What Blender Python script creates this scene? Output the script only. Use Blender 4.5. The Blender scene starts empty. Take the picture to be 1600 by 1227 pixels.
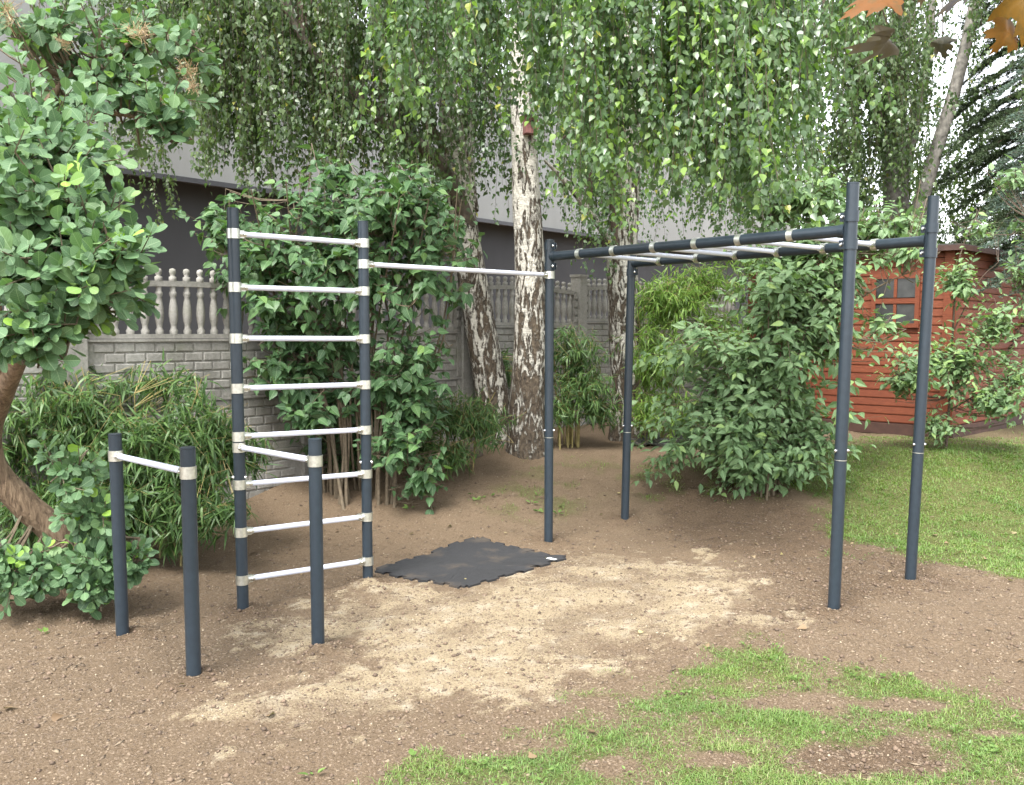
import bpy, bmesh, math, random
import numpy as np
from mathutils import Vector, Matrix

random.seed(11)
rng = np.random.default_rng(11)
SC = bpy.context.scene
COL = SC.collection

# ------------------------------------------------------------------ camera, sky, sun, exposure
CAM_H, PITCH, ROLL, FPX = 1.703, 0.0718, 0.0059, 1400.0
_cp, _sp, _c, _s = math.cos(PITCH), math.sin(PITCH), math.cos(ROLL), math.sin(ROLL)
FW = np.array([0, _cp, -_sp]); _up = np.array([0, _sp, _cp]); _rt = np.array([1.0, 0, 0])
RT = _rt * _c + _up * _s; UP = _up * _c - _rt * _s
cam = bpy.data.cameras.new('camera'); camo = bpy.data.objects.new('camera', cam); COL.objects.link(camo)
camo.matrix_world = Matrix(((RT[0], UP[0], -FW[0], 0), (RT[1], UP[1], -FW[1], 0), (RT[2], UP[2], -FW[2], CAM_H), (0, 0, 0, 1)))
cam.sensor_fit = 'HORIZONTAL'; cam.sensor_width = 36; cam.lens = 36 * FPX / 1600
cam.clip_end = 2000; cam.clip_start = 0.05
SC.camera = camo

SUN_EL, SUN_AZ = math.radians(60), math.radians(205)      # azimuth clockwise from +Y: behind the camera, a little to the left
W = bpy.data.worlds.new('World'); SC.world = W; W.use_nodes = True
wn = W.node_tree; wn.nodes.clear()
sky = wn.nodes.new('ShaderNodeTexSky'); sky.sky_type = 'NISHITA'; sky.sun_disc = False
sky.sun_elevation = SUN_EL; sky.sun_rotation = SUN_AZ; sky.air_density = 1.0; sky.dust_density = 2.0; sky.ozone_density = 1.0
hs = wn.nodes.new('ShaderNodeHueSaturation'); hs.inputs['Saturation'].default_value = 0.20     # an overcast, whitish sky
bg = wn.nodes.new('ShaderNodeBackground'); bg.inputs['Strength'].default_value = 0.15
wo = wn.nodes.new('ShaderNodeOutputWorld')
wn.links.new(sky.outputs[0], hs.inputs['Color']); wn.links.new(hs.outputs[0], bg.inputs['Color']); wn.links.new(bg.outputs[0], wo.inputs[0])
sl = bpy.data.lights.new('sun', 'SUN'); sl.energy = 1.4; sl.angle = math.radians(18); sl.color = (1.0, 0.97, 0.93)
so = bpy.data.objects.new('sun', sl); COL.objects.link(so)
_sd = Vector((math.sin(SUN_AZ) * math.cos(SUN_EL), math.cos(SUN_AZ) * math.cos(SUN_EL), math.sin(SUN_EL)))
so.rotation_euler = _sd.to_track_quat('Z', 'Y').to_euler(); so.location = (0, -5, 12)
vs = SC.view_settings
vs.view_transform = 'Standard'; vs.look = 'None'; vs.exposure = 2.2; vs.gamma = 1.0; vs.use_curve_mapping = False
cy = SC.cycles
cy.max_bounces = 4; cy.diffuse_bounces = 2; cy.glossy_bounces = 2; cy.transmission_bounces = 3; cy.transparent_max_bounces = 4
cy.caustics_reflective = False; cy.caustics_refractive = False


def P(px, py, Y):
    """world point on the photograph's pixel at world depth Y"""
    d = FW + RT * (px - 800) / FPX + UP * (613.5 - py) / FPX
    return np.array([0, 0, CAM_H]) + d * (Y / d[1])


def PG(px, py, z=0.0):
    """ground point seen at a pixel"""
    d = FW + RT * (px - 800) / FPX + UP * (613.5 - py) / FPX
    return np.array([0, 0, CAM_H]) + d * ((z - CAM_H) / d[2])


def V(*a): return np.array(a, float)


def nrm(a):
    a = np.asarray(a, float); return a / (np.linalg.norm(a, axis=-1, keepdims=True) + 1e-9)


# ------------------------------------------------------------------ noise
class VNoise:
    def __init__(s, seed): s.t = np.random.default_rng(seed).random((256, 256))
    def __call__(s, x, y):
        xi = np.floor(x).astype(int); yi = np.floor(y).astype(int); fx = x - xi; fy = y - yi
        fx = fx * fx * (3 - 2 * fx); fy = fy * fy * (3 - 2 * fy); t = s.t
        g = lambda a, b: t[a % 256, b % 256]
        return (g(xi, yi) * (1 - fx) + g(xi + 1, yi) * fx) * (1 - fy) + (g(xi, yi + 1) * (1 - fx) + g(xi + 1, yi + 1) * fx) * fy


VN = [VNoise(i) for i in range(6)]
def fbm(x, y, o=4, k=0):
    r = 0; a = .5; t = 0
    for i in range(o):
        r = r + a * VN[(i + k) % 6](x + 17.3 * i, y + 9.1 * i); t += a; x = x * 2.03; y = y * 2.03; a *= .5
    return r / t


def sst(a, b, x):
    t = np.clip((x - a) / (b - a), 0, 1); return t * t * (3 - 2 * t)


# ------------------------------------------------------------------ materials
def mat(name):
    m = bpy.data.materials.new(name); m.use_nodes = True; n = m.node_tree; n.nodes.clear()
    o = n.nodes.new('ShaderNodeOutputMaterial'); b = n.nodes.new('ShaderNodeBsdfPrincipled')
    n.links.new(b.outputs[0], o.inputs[0]); return m, n, b, o


def node(n, t, **kw):
    x = n.nodes.new(t)
    for k, v in kw.items():
        if k in x.inputs.keys(): x.inputs[k].default_value = v
        else: setattr(x, k, v)
    return x


def ramp(n, src, stops, interp='LINEAR'):
    r = n.nodes.new('ShaderNodeValToRGB'); r.color_ramp.interpolation = interp; e = r.color_ramp.elements
    while len(e) < len(stops): e.new(.5)
    for q, (p, c) in zip(e, stops): q.position = p; q.color = (*c, 1) if len(c) == 3 else c
    n.links.new(src, r.inputs[0]); return r.outputs[0]


def mixc(n, f, a, b, mode='MIX'):
    m = n.nodes.new('ShaderNodeMix'); m.data_type = 'RGBA'; m.blend_type = mode
    for s, i in ((f, 0), (a, 6), (b, 7)):
        if isinstance(s, (int, float)): m.inputs[i].default_value = s
        elif isinstance(s, tuple): m.inputs[i].default_value = (*s, 1)
        else: n.links.new(s, m.inputs[i])
    return m.outputs[2]


def mth(n, op, a, b=None, clamp=False):
    m = n.nodes.new('ShaderNodeMath'); m.operation = op; m.use_clamp = clamp
    for i, s in enumerate((a, b)):
        if s is None: continue
        if isinstance(s, (int, float)): m.inputs[i].default_value = s
        else: n.links.new(s, m.inputs[i])
    return m.outputs[0]


def noise(n, vec, scale, detail=4, rough=.55, dist=0):
    t = node(n, 'ShaderNodeTexNoise', Scale=scale, Detail=detail, Roughness=rough, Distortion=dist)
    if vec is not None: n.links.new(vec, t.inputs['Vector'])
    return t.outputs['Fac']


def bump(n, b, h, strength=.5, dist=.01):
    x = node(n, 'ShaderNodeBump', Strength=strength, Distance=dist); n.links.new(h, x.inputs['Height']); n.links.new(x.outputs[0], b.inputs['Normal']); return x


def coords(n, which='Object'):
    return n.nodes.new('ShaderNodeTexCoord').outputs[which]


def position(n):
    return n.nodes.new('ShaderNodeNewGeometry').outputs['Position']


def vscale(n, v, s):
    m = n.nodes.new('ShaderNodeVectorMath'); m.operation = 'MULTIPLY'; n.links.new(v, m.inputs[0]); m.inputs[1].default_value = s; return m.outputs[0]


def simple(name, col, rough=.5, metal=0, var=.12, scale=20, bmp=0, spec=.5):
    m, n, b, o = mat(name)
    f = noise(n, position(n), scale, 5)
    lo = tuple(c * (1 - var) for c in col); hi = tuple(min(1, c * (1 + var)) for c in col)
    n.links.new(ramp(n, f, [(.3, lo), (.7, hi)]), b.inputs['Base Color'])
    b.inputs['Roughness'].default_value = rough; b.inputs['Metallic'].default_value = metal; b.inputs['Specular IOR Level'].default_value = spec
    if bmp: bump(n, b, f, bmp, .01)
    return m


def leafmat(name, stops, rough=.45, trans=.28, tcol=1.5, vein=False, spec=.32):
    m, n, b, o = mat(name)
    a = n.nodes.new('ShaderNodeAttribute'); a.attribute_name = 'var'
    c = ramp(n, a.outputs['Fac'], stops)
    if vein:
        uv = coords(n, 'UV'); sx = n.nodes.new('ShaderNodeSeparateXYZ'); n.links.new(uv, sx.inputs[0])
        ax = mth(n, 'ABSOLUTE', mth(n, 'SUBTRACT', sx.outputs[0], .5))
        mid = mth(n, 'LESS_THAN', ax, .018)
        # side veins run obliquely from the midrib
        w = mth(n, 'FRACT', mth(n, 'MULTIPLY', mth(n, 'SUBTRACT', sx.outputs[1], mth(n, 'MULTIPLY', ax, .75)), 7.0))
        sv = mth(n, 'LESS_THAN', w, .12)
        vv = mth(n, 'MAXIMUM', mid, mth(n, 'MULTIPLY', sv, .55))
        c = mixc(n, mth(n, 'MULTIPLY', vv, .35), c, (.34, .46, .26))
        hb = mth(n, 'SUBTRACT', 1.0, vv)
        bump(n, b, hb, .35, .004)
    g = n.nodes.new('ShaderNodeNewGeometry')
    c2 = mixc(n, mth(n, 'MULTIPLY', g.outputs['Backfacing'], .35), c, (.2, .27, .16))
    n.links.new(c2, b.inputs['Base Color'])
    b.inputs['Roughness'].default_value = rough; b.inputs['Specular IOR Level'].default_value = spec
    t = n.nodes.new('ShaderNodeBsdfTranslucent')
    tc = mixc(n, 1.0, c, (tcol * .95, tcol * 1.15, tcol * .45), 'MULTIPLY'); n.links.new(tc, t.inputs[0])
    mx = n.nodes.new('ShaderNodeMixShader'); mx.inputs[0].default_value = trans
    n.links.new(b.outputs[0], mx.inputs[1]); n.links.new(t.outputs[0], mx.inputs[2]); n.links.new(mx.outputs[0], o.inputs[0])
    return m


# ------------------------------------------------------------------ mesh helpers
def setp(o, label=None, cat=None, group=None, kind=None):
    for k, v in (('label', label), ('category', cat), ('group', group), ('kind', kind)):
        if v: o[k] = v
    return o


def link(o, parent=None):
    COL.objects.link(o)
    if parent is not None:
        o.parent = parent
        m = Matrix.Identity(4); q = parent; chain = []
        while q is not None: chain.append(q); q = q.parent
        for q in reversed(chain): m = m @ (q.matrix_parent_inverse @ q.matrix_basis)
        o.matrix_parent_inverse = m.inverted()
    return o


def empty(name, loc, label=None, cat=None, group=None, parent=None):
    o = bpy.data.objects.new(name, None); o.empty_display_size = .1; o.location = Vector(loc); link(o, parent)
    return setp(o, label, cat, group)


class MB:
    def __init__(s): s.v = []; s.f = []; s.mi = []
    def add(s, vs, fs):
        k = len(s.v); s.v += np.asarray(vs, float).reshape(-1, 3).tolist(); s.f += [tuple(i + k for i in f) for f in fs]; return s
    def box(s, c, size, ex=None, ey=None, ez=None):
        ex = V(1, 0, 0) if ex is None else nrm(ex); ey = V(0, 1, 0) if ey is None else nrm(ey); ez = V(0, 0, 1) if ez is None else nrm(ez)
        c = np.asarray(c, float); hx, hy, hz = [q / 2 for q in size]
        vs = [c + ex * hx * a + ey * hy * b + ez * hz * d for d in (-1, 1) for a, b in ((-1, -1), (1, -1), (1, 1), (-1, 1))]
        return s.add(vs, [(3, 2, 1, 0), (4, 5, 6, 7), (0, 1, 5, 4), (1, 2, 6, 5), (2, 3, 7, 6), (3, 0, 4, 7)])
    def tube(s, path, rad, sides=8, cap=True, flute=0, nfl=16):
        path = np.asarray(path, float); n = len(path)
        rad = np.full(n, rad) if np.isscalar(rad) else np.asarray(rad, float)
        tg = np.empty_like(path); tg[1:-1] = path[2:] - path[:-2]; tg[0] = path[1] - path[0]; tg[-1] = path[-1] - path[-2]
        tg /= np.sqrt((tg * tg).sum(1))[:, None] + 1e-12
        t0 = tg[0]; u = np.array([t0[1], -t0[0], 0.]) if abs(t0[2]) < .9 else np.array([0., t0[2], -t0[1]])
        U = np.empty_like(path)
        for i in range(n):
            u = u - tg[i] * u.dot(tg[i]); u = u / (math.sqrt(u.dot(u)) + 1e-12); U[i] = u
        Wd = np.stack([tg[:, 1] * U[:, 2] - tg[:, 2] * U[:, 1], tg[:, 2] * U[:, 0] - tg[:, 0] * U[:, 2], tg[:, 0] * U[:, 1] - tg[:, 1] * U[:, 0]], 1)
        ang = np.arange(sides) * (2 * np.pi / sides); mod = 1 + flute * np.cos(nfl * ang)
        vs = path[:, None] + (rad[:, None] * mod[None])[..., None] * (np.cos(ang)[None, :, None] * U[:, None] + np.sin(ang)[None, :, None] * Wd[:, None])
        fs = [(i * sides + j, i * sides + (j + 1) % sides, (i + 1) * sides + (j + 1) % sides, (i + 1) * sides + j) for i in range(n - 1) for j in range(sides)]
        if cap: fs += [tuple(range(sides - 1, -1, -1)), tuple((n - 1) * sides + j for j in range(sides))]
        return s.add(vs, fs)
    def ring(s, a, b, r0, r1, sides=24):
        """hollow sleeve from a to b between radii r0 and r1"""
        a = np.asarray(a, float); b = np.asarray(b, float); t = nrm(b - a)
        ref = V(0, 0, 1) if abs(t[2]) < .9 else V(1, 0, 0); u = nrm(np.cross(t, ref)); w = np.cross(t, u); vs = []
        for c, r in ((a, r0), (a, r1), (b, r1), (b, r0)):
            for j in range(sides):
                q = 2 * math.pi * j / sides; vs.append(c + r * (math.cos(q) * u + math.sin(q) * w))
        fs = [(k * sides + j, k * sides + (j + 1) % sides, ((k + 1) % 4) * sides + (j + 1) % sides, ((k + 1) % 4) * sides + j) for k in range(4) for j in range(sides)]
        return s.add(vs, fs)
    def build(s, name, m, parent=None, smooth=False, angle=None):
        me = bpy.data.meshes.new(name); me.from_pydata(s.v, [], s.f); me.update()
        if smooth:
            me.polygons.foreach_set('use_smooth', [True] * len(me.polygons))
            me.set_sharp_from_angle(angle=math.radians(angle or 40))
        me.materials.append(m)
        return link(bpy.data.objects.new(name, me), parent)


def bez(pts, n=16):
    """smooth curve through the points (Catmull-Rom)"""
    p = np.asarray(pts, float); p = np.vstack([2 * p[0] - p[1], p, 2 * p[-1] - p[-2]]); out = []
    m = len(p) - 3; per = max(2, n // m)
    for i in range(m):
        a, b, c, d = p[i:i + 4]
        for t in np.linspace(0, 1, per, endpoint=False):
            out.append(.5 * ((2 * b) + (c - a) * t + (2 * a - 5 * b + 4 * c - d) * t * t + (3 * b - a - 3 * c + d) * t ** 3))
    out.append(p[-2]); return np.array(out)


# ------------------------------------------------------------------ leaves
def leaf_t(st, fold=.1, bend=.15, pet=0, petw=.012):
    """leaf template: st = stations (y, half width); length 1 along y, normal +z; returns verts, tris, uv"""
    v = [(0, 0, 0)]; zb = lambda y: -bend * y * y
    for y, w in st: v += [(0, y, zb(y)), (-w, y, zb(y) + fold * w * 2), (w, y, zb(y) + fold * w * 2)]
    v.append((0, 1, zb(1))); n = len(st); f = [(0, 1, 2), (0, 3, 1)]
    for i in range(n - 1):
        a = 1 + 3 * i; b = a + 3
        f += [(a, b, b + 1), (a, b + 1, a + 1), (a, a + 2, b + 2), (a, b + 2, b)]
    l = 1 + 3 * (n - 1); e = len(v) - 1; f += [(l, e, l + 1), (l, l + 2, e)]
    if pet:
        k = len(v); v += [(-petw, 0, 0), (petw, 0, 0), (0, -pet, -.02 + pet * .12)]; f += [(k, k + 2, k + 1)]
    v = np.array(v, float); uv = np.stack([v[:, 0] + .5, v[:, 1]], 1)
    return v, np.array(f), uv


T_SMOKE = [leaf_t([(.12, .14), (.35, .30), (.62, .385), (.85, .30), (.96, .14)], fo, be, .35) for fo, be in ((.10, .10), (.16, .22), (.05, .05))]
T_HEART = [leaf_t([(.04, .20), (.2, .33), (.45, .33), (.75, .16)], fo, be, .3) for fo, be in ((.12, .2), (.06, .3), (.2, .12))]
T_OVATE = [leaf_t([(.15, .17), (.4, .25), (.72, .14)], fo, be, .12) for fo, be in ((.15, .2), (.08, .3), (.22, .1))]
T_BIRCH = [leaf_t([(.1, .27), (.3, .38), (.62, .17)], fo, be, .4, .01) for fo, be in ((.1, .1), (.2, .25), (.0, -.1))]
T_BIRCH_NEAR = [leaf_t([(.12, .30), (.36, .36)], fo, be, .4, .01) for fo, be in ((.1, .1), (.2, .25), (.0, -.1))]
T_SMOKE_LOW = [leaf_t([(.25, .25), (.62, .385), (.92, .22)], fo, be, .35) for fo, be in ((.10, .10), (.16, .22), (.05, .05))]
T_BIRCH_FAR = [leaf_t([(.3, .36)], fo, be) for fo, be in ((.1, .1), (.2, .2))]
T_BAMBOO = [leaf_t([(.18, .065), (.5, .058)], .1, be) for be in (.15, .45, .75)]


def frames(axis, normal):
    a = nrm(axis); n = nrm(normal - a * np.sum(normal * a, -1, keepdims=True)); s = np.cross(a, n)
    return np.stack([s, a, n], -1)          # columns: x, y, z


def leaf_mesh(name, temps, pos, axis, normal, size, var, m, kind=None, parent=None):
    R = frames(axis, normal); N = len(pos); tv = rng.integers(0, len(temps), N)
    vs = []; fs = []; us = []; vr = []; k = 0
    for ti, (v, f, uv) in enumerate(temps):
        ix = np.nonzero(tv == ti)[0]
        if not len(ix): continue
        w = np.einsum('nij,vj->nvi', R[ix], v) * size[ix][:, None, None] + pos[ix][:, None, :]
        vs.append(w.reshape(-1, 3)); fs.append((f[None] + (np.arange(len(ix)) * len(v))[:, None, None] + k).reshape(-1, 3))
        us.append(np.tile(uv, (len(ix), 1))); vr.append(np.repeat(var[ix], len(v))); k += len(ix) * len(v)
    vs = np.vstack(vs); fs = np.vstack(fs); us = np.vstack(us); vr = np.concatenate(vr)
    o = raw_mesh(name, vs, fs, m, parent, {'var': vr}, us)
    if kind: o['kind'] = kind
    return o


def raw_mesh(name, vs, fs, m, parent=None, attrs=None, uv=None, smooth=False):
    me = bpy.data.meshes.new(name); nv = len(vs); nf = len(fs); q = fs.shape[1]
    me.vertices.add(nv); me.vertices.foreach_set('co', np.ascontiguousarray(vs, np.float32).ravel())
    me.loops.add(nf * q); me.loops.foreach_set('vertex_index', np.ascontiguousarray(fs, np.int32).ravel())
    me.polygons.add(nf); me.polygons.foreach_set('loop_start', np.arange(0, nf * q, q, dtype=np.int32))
    if smooth: me.polygons.foreach_set('use_smooth', np.ones(nf, bool))
    for k, a in (attrs or {}).items():
        at = me.attributes.new(k, 'FLOAT', 'POINT'); at.data.foreach_set('value', np.ascontiguousarray(a, np.float32))
    if uv is not None:
        l = me.uv_layers.new(name='UVMap'); l.data.foreach_set('uv', np.ascontiguousarray(uv[fs.ravel()], np.float32).ravel())
    me.update(calc_edges=True); me.materials.append(m)
    return link(bpy.data.objects.new(name, me), parent)


class Leaves:
    def __init__(s): s.p = []; s.a = []; s.n = []; s.z = []; s.v = []
    def add(s, p, a, n, z, v=None):
        p = np.atleast_2d(p); s.p.append(p); s.a.append(np.atleast_2d(a)); s.n.append(np.atleast_2d(n)); s.z.append(np.atleast_1d(z))
        s.v.append(rng.random(len(p)) if v is None else np.atleast_1d(v))
    def cat(s): return np.vstack(s.p), np.vstack(s.a), np.vstack(s.n), np.concatenate(s.z), np.concatenate(s.v)
    def build(s, temps, m, parent, name='foliage', singles=0, far=None, far_y=7.5):
        p, a, n, z, v = s.cat()
        if singles:
            d = p - V(0, 0, CAM_H); dep = d @ FW; x = 800 + FPX * (d @ RT) / dep; y = 613.5 - FPX * (d @ UP) / dep
            face = np.abs(np.sum(nrm(n) * nrm(d), 1))
            key = (z / dep) ** 2 * (.15 + face) * np.exp(-1.2 * (dep - dep.min()))
            key[(x < 3) | (x > 1597) | (y < 3) | (y > 1224)] = 0
            ix = np.argsort(-key)[:singles]; bank = []
            for ti, t in enumerate(temps):
                for q in range(4):
                    me = bpy.data.meshes.new('leaf'); me.from_pydata(t[0].tolist(), [], t[1].tolist())
                    at = me.attributes.new('var', 'FLOAT', 'POINT'); val = (q + rng.random()) / 4
                    at.data.foreach_set('value', np.full(len(t[0]), val, np.float32))
                    l = me.uv_layers.new(name='UVMap'); l.data.foreach_set('uv', t[2][t[1].ravel()].astype(np.float32).ravel())
                    me.update(); me.materials.append(m); bank.append(me)
            R = frames(a[ix], n[ix]); pl = np.array(parent.location)
            for j, i in enumerate(ix):
                o = bpy.data.objects.new('leaf', bank[(int(v[i] * 3.999) + 4 * (j % len(temps)))])
                M = np.eye(4); M[:3, :3] = R[j] * z[i]; M[:3, 3] = p[i] - pl
                COL.objects.link(o); o.parent = parent; o.matrix_basis = Matrix(M.tolist())
            keep = np.ones(len(p), bool); keep[ix] = False
            p, a, n, z, v = p[keep], a[keep], n[keep], z[keep], v[keep]
        if far is not None:
            k = p[:, 1] > far_y
            if k.any(): leaf_mesh(name, far, p[k], a[k], n[k], z[k], v[k], m, 'stuff', parent)
            p, a, n, z, v = p[~k], a[~k], n[~k], z[~k], v[~k]
        if len(p):
            return leaf_mesh(name, temps, p, a, n, z, v, m, 'stuff', parent)


def spray(L, tw, start, end, n, size, droop=.4, spread=.9, up=1.0, nj=.45, opp=False, vmean=None, r=.003):
    """a twig from start to end with n leaves set along it"""
    start = np.asarray(start, float); end = np.asarray(end, float); d = nrm(end - start)
    sag = V(0, 0, -.08) * np.linalg.norm(end - start)
    t = np.linspace(.12, 1, n) if not opp else np.repeat(np.linspace(.12, 1, (n + 1) // 2), 2)[:n]
    path = lambda q: start + (end - start) * q + sag * 4 * q * (1 - q)
    pos = np.array([path(q) for q in t])
    side = nrm(np.cross(d, V(0, 0, 1)) + V(1e-3, 0, 0)); sg = np.where(np.arange(n) % 2 == 0, 1, -1)[:, None]
    roll = rng.normal(0, .5, n)[:, None]
    s2 = side * np.cos(roll) + V(0, 0, 1) * np.sin(roll)
    ax = d * (.25 + .55 * t[:, None] ** 2) + s2 * sg * spread + V(0, 0, -droop) + rng.normal(0, .22, (n, 3))
    no = V(0, 0, up) + d * .35 + rng.normal(0, nj, (n, 3)) - V(0, .35, 0)
    z = size * rng.uniform(.45, 1.22, n)
    L.add(pos + nrm(ax) * z[:, None] * .18, ax, no, z, np.clip(rng.normal(.5 if vmean is None else vmean, .26, n), 0, .97))
    if tw is not None: tw.tube([start, path(.5), end], [r, r * .8, r * .4], 3, False)


def blob_points(blobs, n, pw=.45):
    w = np.array([b[4] for b in blobs], float); k = rng.choice(len(blobs), n, p=w / w.sum()); out = []
    for i in k:
        px, py, Y, (rx, ry, rz), _ = blobs[i]
        d = nrm(rng.normal(size=3)); r = rng.random() ** pw; c = P(px, py, Y)
        out.append((c + d * r * V(rx, ry, rz), d, c))
    return out


# ------------------------------------------------------------------ ground
POSTS = dict(A=((380, 962), (363.6, 326.7), 5.361), B=((575, 918), (567, 347), 5.945), C=((857, 847), (859, 376), 7.042), E=((976, 822), (986.8, 404), 7.678),
             F=((1303, 946), (1333, 287), 5.157), G=((1422, 910), (1459, 308), 5.793), H=((497, 1007), (492, 687), 4.635), I=((192, 1003), (179.5, 679), 4.910), J=((303, 1063), (293, 700), 4.184))
BASE = {k: P(*b, Y) for k, (b, t, Y) in POSTS.items()}; TOP = {k: P(*t, Y) for k, (b, t, Y) in POSTS.items()}


def g_rise(x, y): return .45 * sst(6.9, 9.6, y + .15 * np.maximum(0, -x))
_cor = [(b[0], b[1], b[2] - float(g_rise(b[0], b[1]))) for b in BASE.values()]


def gz(x, y):
    """smooth height of the ground"""
    x = np.asarray(x, float); y = np.asarray(y, float); z = g_rise(x, y)
    num = 0; den = .35
    for a, b, c in _cor:
        w = np.exp(-((x - a) ** 2 + (y - b) ** 2) / (2 * .55 ** 2)); num = num + w * c; den = den + w
    return z + num / den


def gpoly(pix):
    return np.array([PG(x, y, .02)[:2] for x, y in pix])


def sdist(poly, x, y):
    """signed distance (m) to a polygon on the ground, positive inside"""
    ins = np.zeros(x.shape, bool); d = np.full(x.shape, 1e9)
    for (x0, y0), (x1, y1) in zip(poly, np.roll(poly, -1, 0)):
        c = ((y0 > y) != (y1 > y)) & (x < (x1 - x0) * (y - y0) / (y1 - y0 + 1e-12) + x0); ins ^= c
        t = np.clip(((x - x0) * (x1 - x0) + (y - y0) * (y1 - y0)) / ((x1 - x0) ** 2 + (y1 - y0) ** 2 + 1e-12), 0, 1)
        d = np.minimum(d, np.hypot(x - x0 - t * (x1 - x0), y - y0 - t * (y1 - y0)))
    return np.where(ins, d, -d)


SAND = gpoly([(365, 985), (440, 955), (540, 925), (600, 900), (720, 900), (790, 900), (880, 872), (930, 860), (1000, 857), (1060, 872), (1115, 866), (1124, 880), (1085, 900), (1130, 905), (1168, 925),
              (1162, 945), (1188, 975), (1165, 1000), (1050, 1000), (980, 1012), (905, 1035), (840, 1075), (760, 1082), (650, 1085), (570, 1115), (480, 1128), (360, 1120), (330, 1112), (400, 1090), (490, 1062), (570, 1025), (500, 1000), (430, 1000)])
LAWN = np.vstack([gpoly([(1180, 795), (1300, 815), (1320, 850), (1400, 862), (1500, 880), (1560, 900), (1640, 915)]), [[9, 5.6], [14, 9], [14, 14], [5.5, 14], [4.2, 10.8], [3.0, 9.2], [2.4, 8.6]], gpoly([(1150, 785)])])
FORE = np.vstack([gpoly([(560, 1260), (650, 1195), (790, 1150), (940, 1090), (1060, 1050), (1130, 1022), (1200, 1018), (1260, 1042), (1330, 1050), (1420, 1060), (1500, 1078), (1640, 1115)]), [[4.5, 3.2], [3.5, 1.2], [-.6, 1.2]]])
BARE = [(*PG(1345, 1190)[:2], .36, .17), (*PG(1240, 1098)[:2], .26, .10), (*PG(1430, 1105)[:2], .22, .09), (*PG(1130, 1190)[:2], .18, .08), (*PG(960, 1200)[:2], .12, .06), (*PG(1560, 1150)[:2], .14, .05)]
TUFT = [(*P(830, 770, 8.0)[:2], .55, .5, .30), (*P(900, 735, 8.7)[:2], .8, .5, .20), (*P(1060, 740, 8.5)[:2], .7, .5, .22), (*PG(1130, 800)[:2], .5, .3, .3), (*PG(1240, 1010)[:2], .3, .12, .25), (*PG(1320, 870)[:2], .3, .2, .12)]
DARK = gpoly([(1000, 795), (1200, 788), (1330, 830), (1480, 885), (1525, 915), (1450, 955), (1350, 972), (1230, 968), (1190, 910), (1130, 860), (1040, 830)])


def masks(x, y):
    e = fbm(x * 2.6, y * 2.6, 4, 1) - .5; e2 = fbm(x * 9, y * 9, 3, 2) - .5
    sand = sst(-.22, .22, sdist(SAND, x, y) + e * .62 + e2 * .75 + (fbm(x * 26, y * 26, 2, 0) - .5) * .5) * (.38 + .62 * sst(.34, .62, fbm(x * 3.4 + 5, y * 3.4, 4, 3)))
    lawn = sst(-.12, .2, sdist(LAWN, x, y) + e * .7 + e2 * .3)
    lawn = lawn * (1 - .7 * sst(9.0, 10.0, y - .1 * (x - 4)))                     # worn thin before the shed
    fore = sst(-.08, .16, sdist(FORE, x, y) + e * .5 + e2 * .45)
    for a, b, rx, ry in BARE:
        q = np.sqrt(((x - a) / rx) ** 2 + ((y - b) / ry) ** 2) + e * 1.2 + e2 * .6
        fore = fore * sst(.75, 1.25, q)
    fore = fore * (.35 + .65 * sst(.33, .55, fbm(x * 4 + 3, y * 5, 3, 4)))
    tuft = 0
    for a, b, rx, ry, s in TUFT:
        tuft = np.maximum(tuft, s * sst(1.15, .5, np.sqrt(((x - a) / rx) ** 2 + ((y - b) / ry) ** 2) + e * .6) * sst(.45, .62, fbm(x * 7, y * 7, 3, 5)) * 1.8)
    grass = np.clip(np.maximum(np.maximum(lawn, fore), tuft), 0, 1)
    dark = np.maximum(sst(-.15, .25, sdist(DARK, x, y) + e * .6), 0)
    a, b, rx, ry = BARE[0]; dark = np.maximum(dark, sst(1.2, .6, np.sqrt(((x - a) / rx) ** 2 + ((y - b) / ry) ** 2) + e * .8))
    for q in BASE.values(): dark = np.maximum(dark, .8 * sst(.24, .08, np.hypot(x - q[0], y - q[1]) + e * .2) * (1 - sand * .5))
    shade = sst(.3, 0, 0 * x)
    return sand * (1 - grass * .7), grass, dark


MATP = gpoly([(584, 886), (747, 843), (887, 872), (724, 917)])


def gfull(x, y, s, g, d):
    z = gz(x, y)
    z = z + (fbm(x * 1.7, y * 1.7, 3, 2) - .5) * .065
    lump = (fbm(x * 7, y * 7, 3, 1) - .5) * .036 + (fbm(x * 24, y * 24, 2, 4) - .5) * .020
    lump = lump * (1 - .93 * sst(-.01, .05, sdist(MATP, x, y)))
    z = z + lump * (.7 + .8 * d) * (1 - .4 * g) + s * .012
    for q in BASE.values():
        r = np.hypot(x - q[0], y - q[1]); z = z + (.030 + .03 * (fbm(x * 12, y * 12, 2, 0) - .5)) * np.exp(-((r - .07) / .09) ** 2)
    return z


def axis_pts(lo, hi, step, far):
    c = np.arange(lo, hi, step); a = [c[0]]; b = [c[-1]]; k = step
    while a[-1] > -far: k *= 1.28; a.append(a[-1] - k)
    k = step
    while b[-1] < far: k *= 1.28; b.append(b[-1] + k)
    return np.concatenate([a[:0:-1], c, b[1:]])


gx = axis_pts(-3.6, 5.2, .031, 400); gy = axis_pts(2.6, 9.8, .031, 400)
GX, GY = np.meshgrid(gx, gy); gs, gg, gd = masks(GX, GY)
GZ = gfull(GX, GY, gs, gg, gd); GZ = np.where(np.hypot(GX, GY - 6) > 40, .45, GZ)
nx, ny = len(gx), len(gy); ii = (np.arange(ny - 1)[:, None] * nx + np.arange(nx - 1)[None]).ravel()
gf = np.stack([ii, ii + 1, ii + nx + 1, ii + nx], 1)

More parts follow.
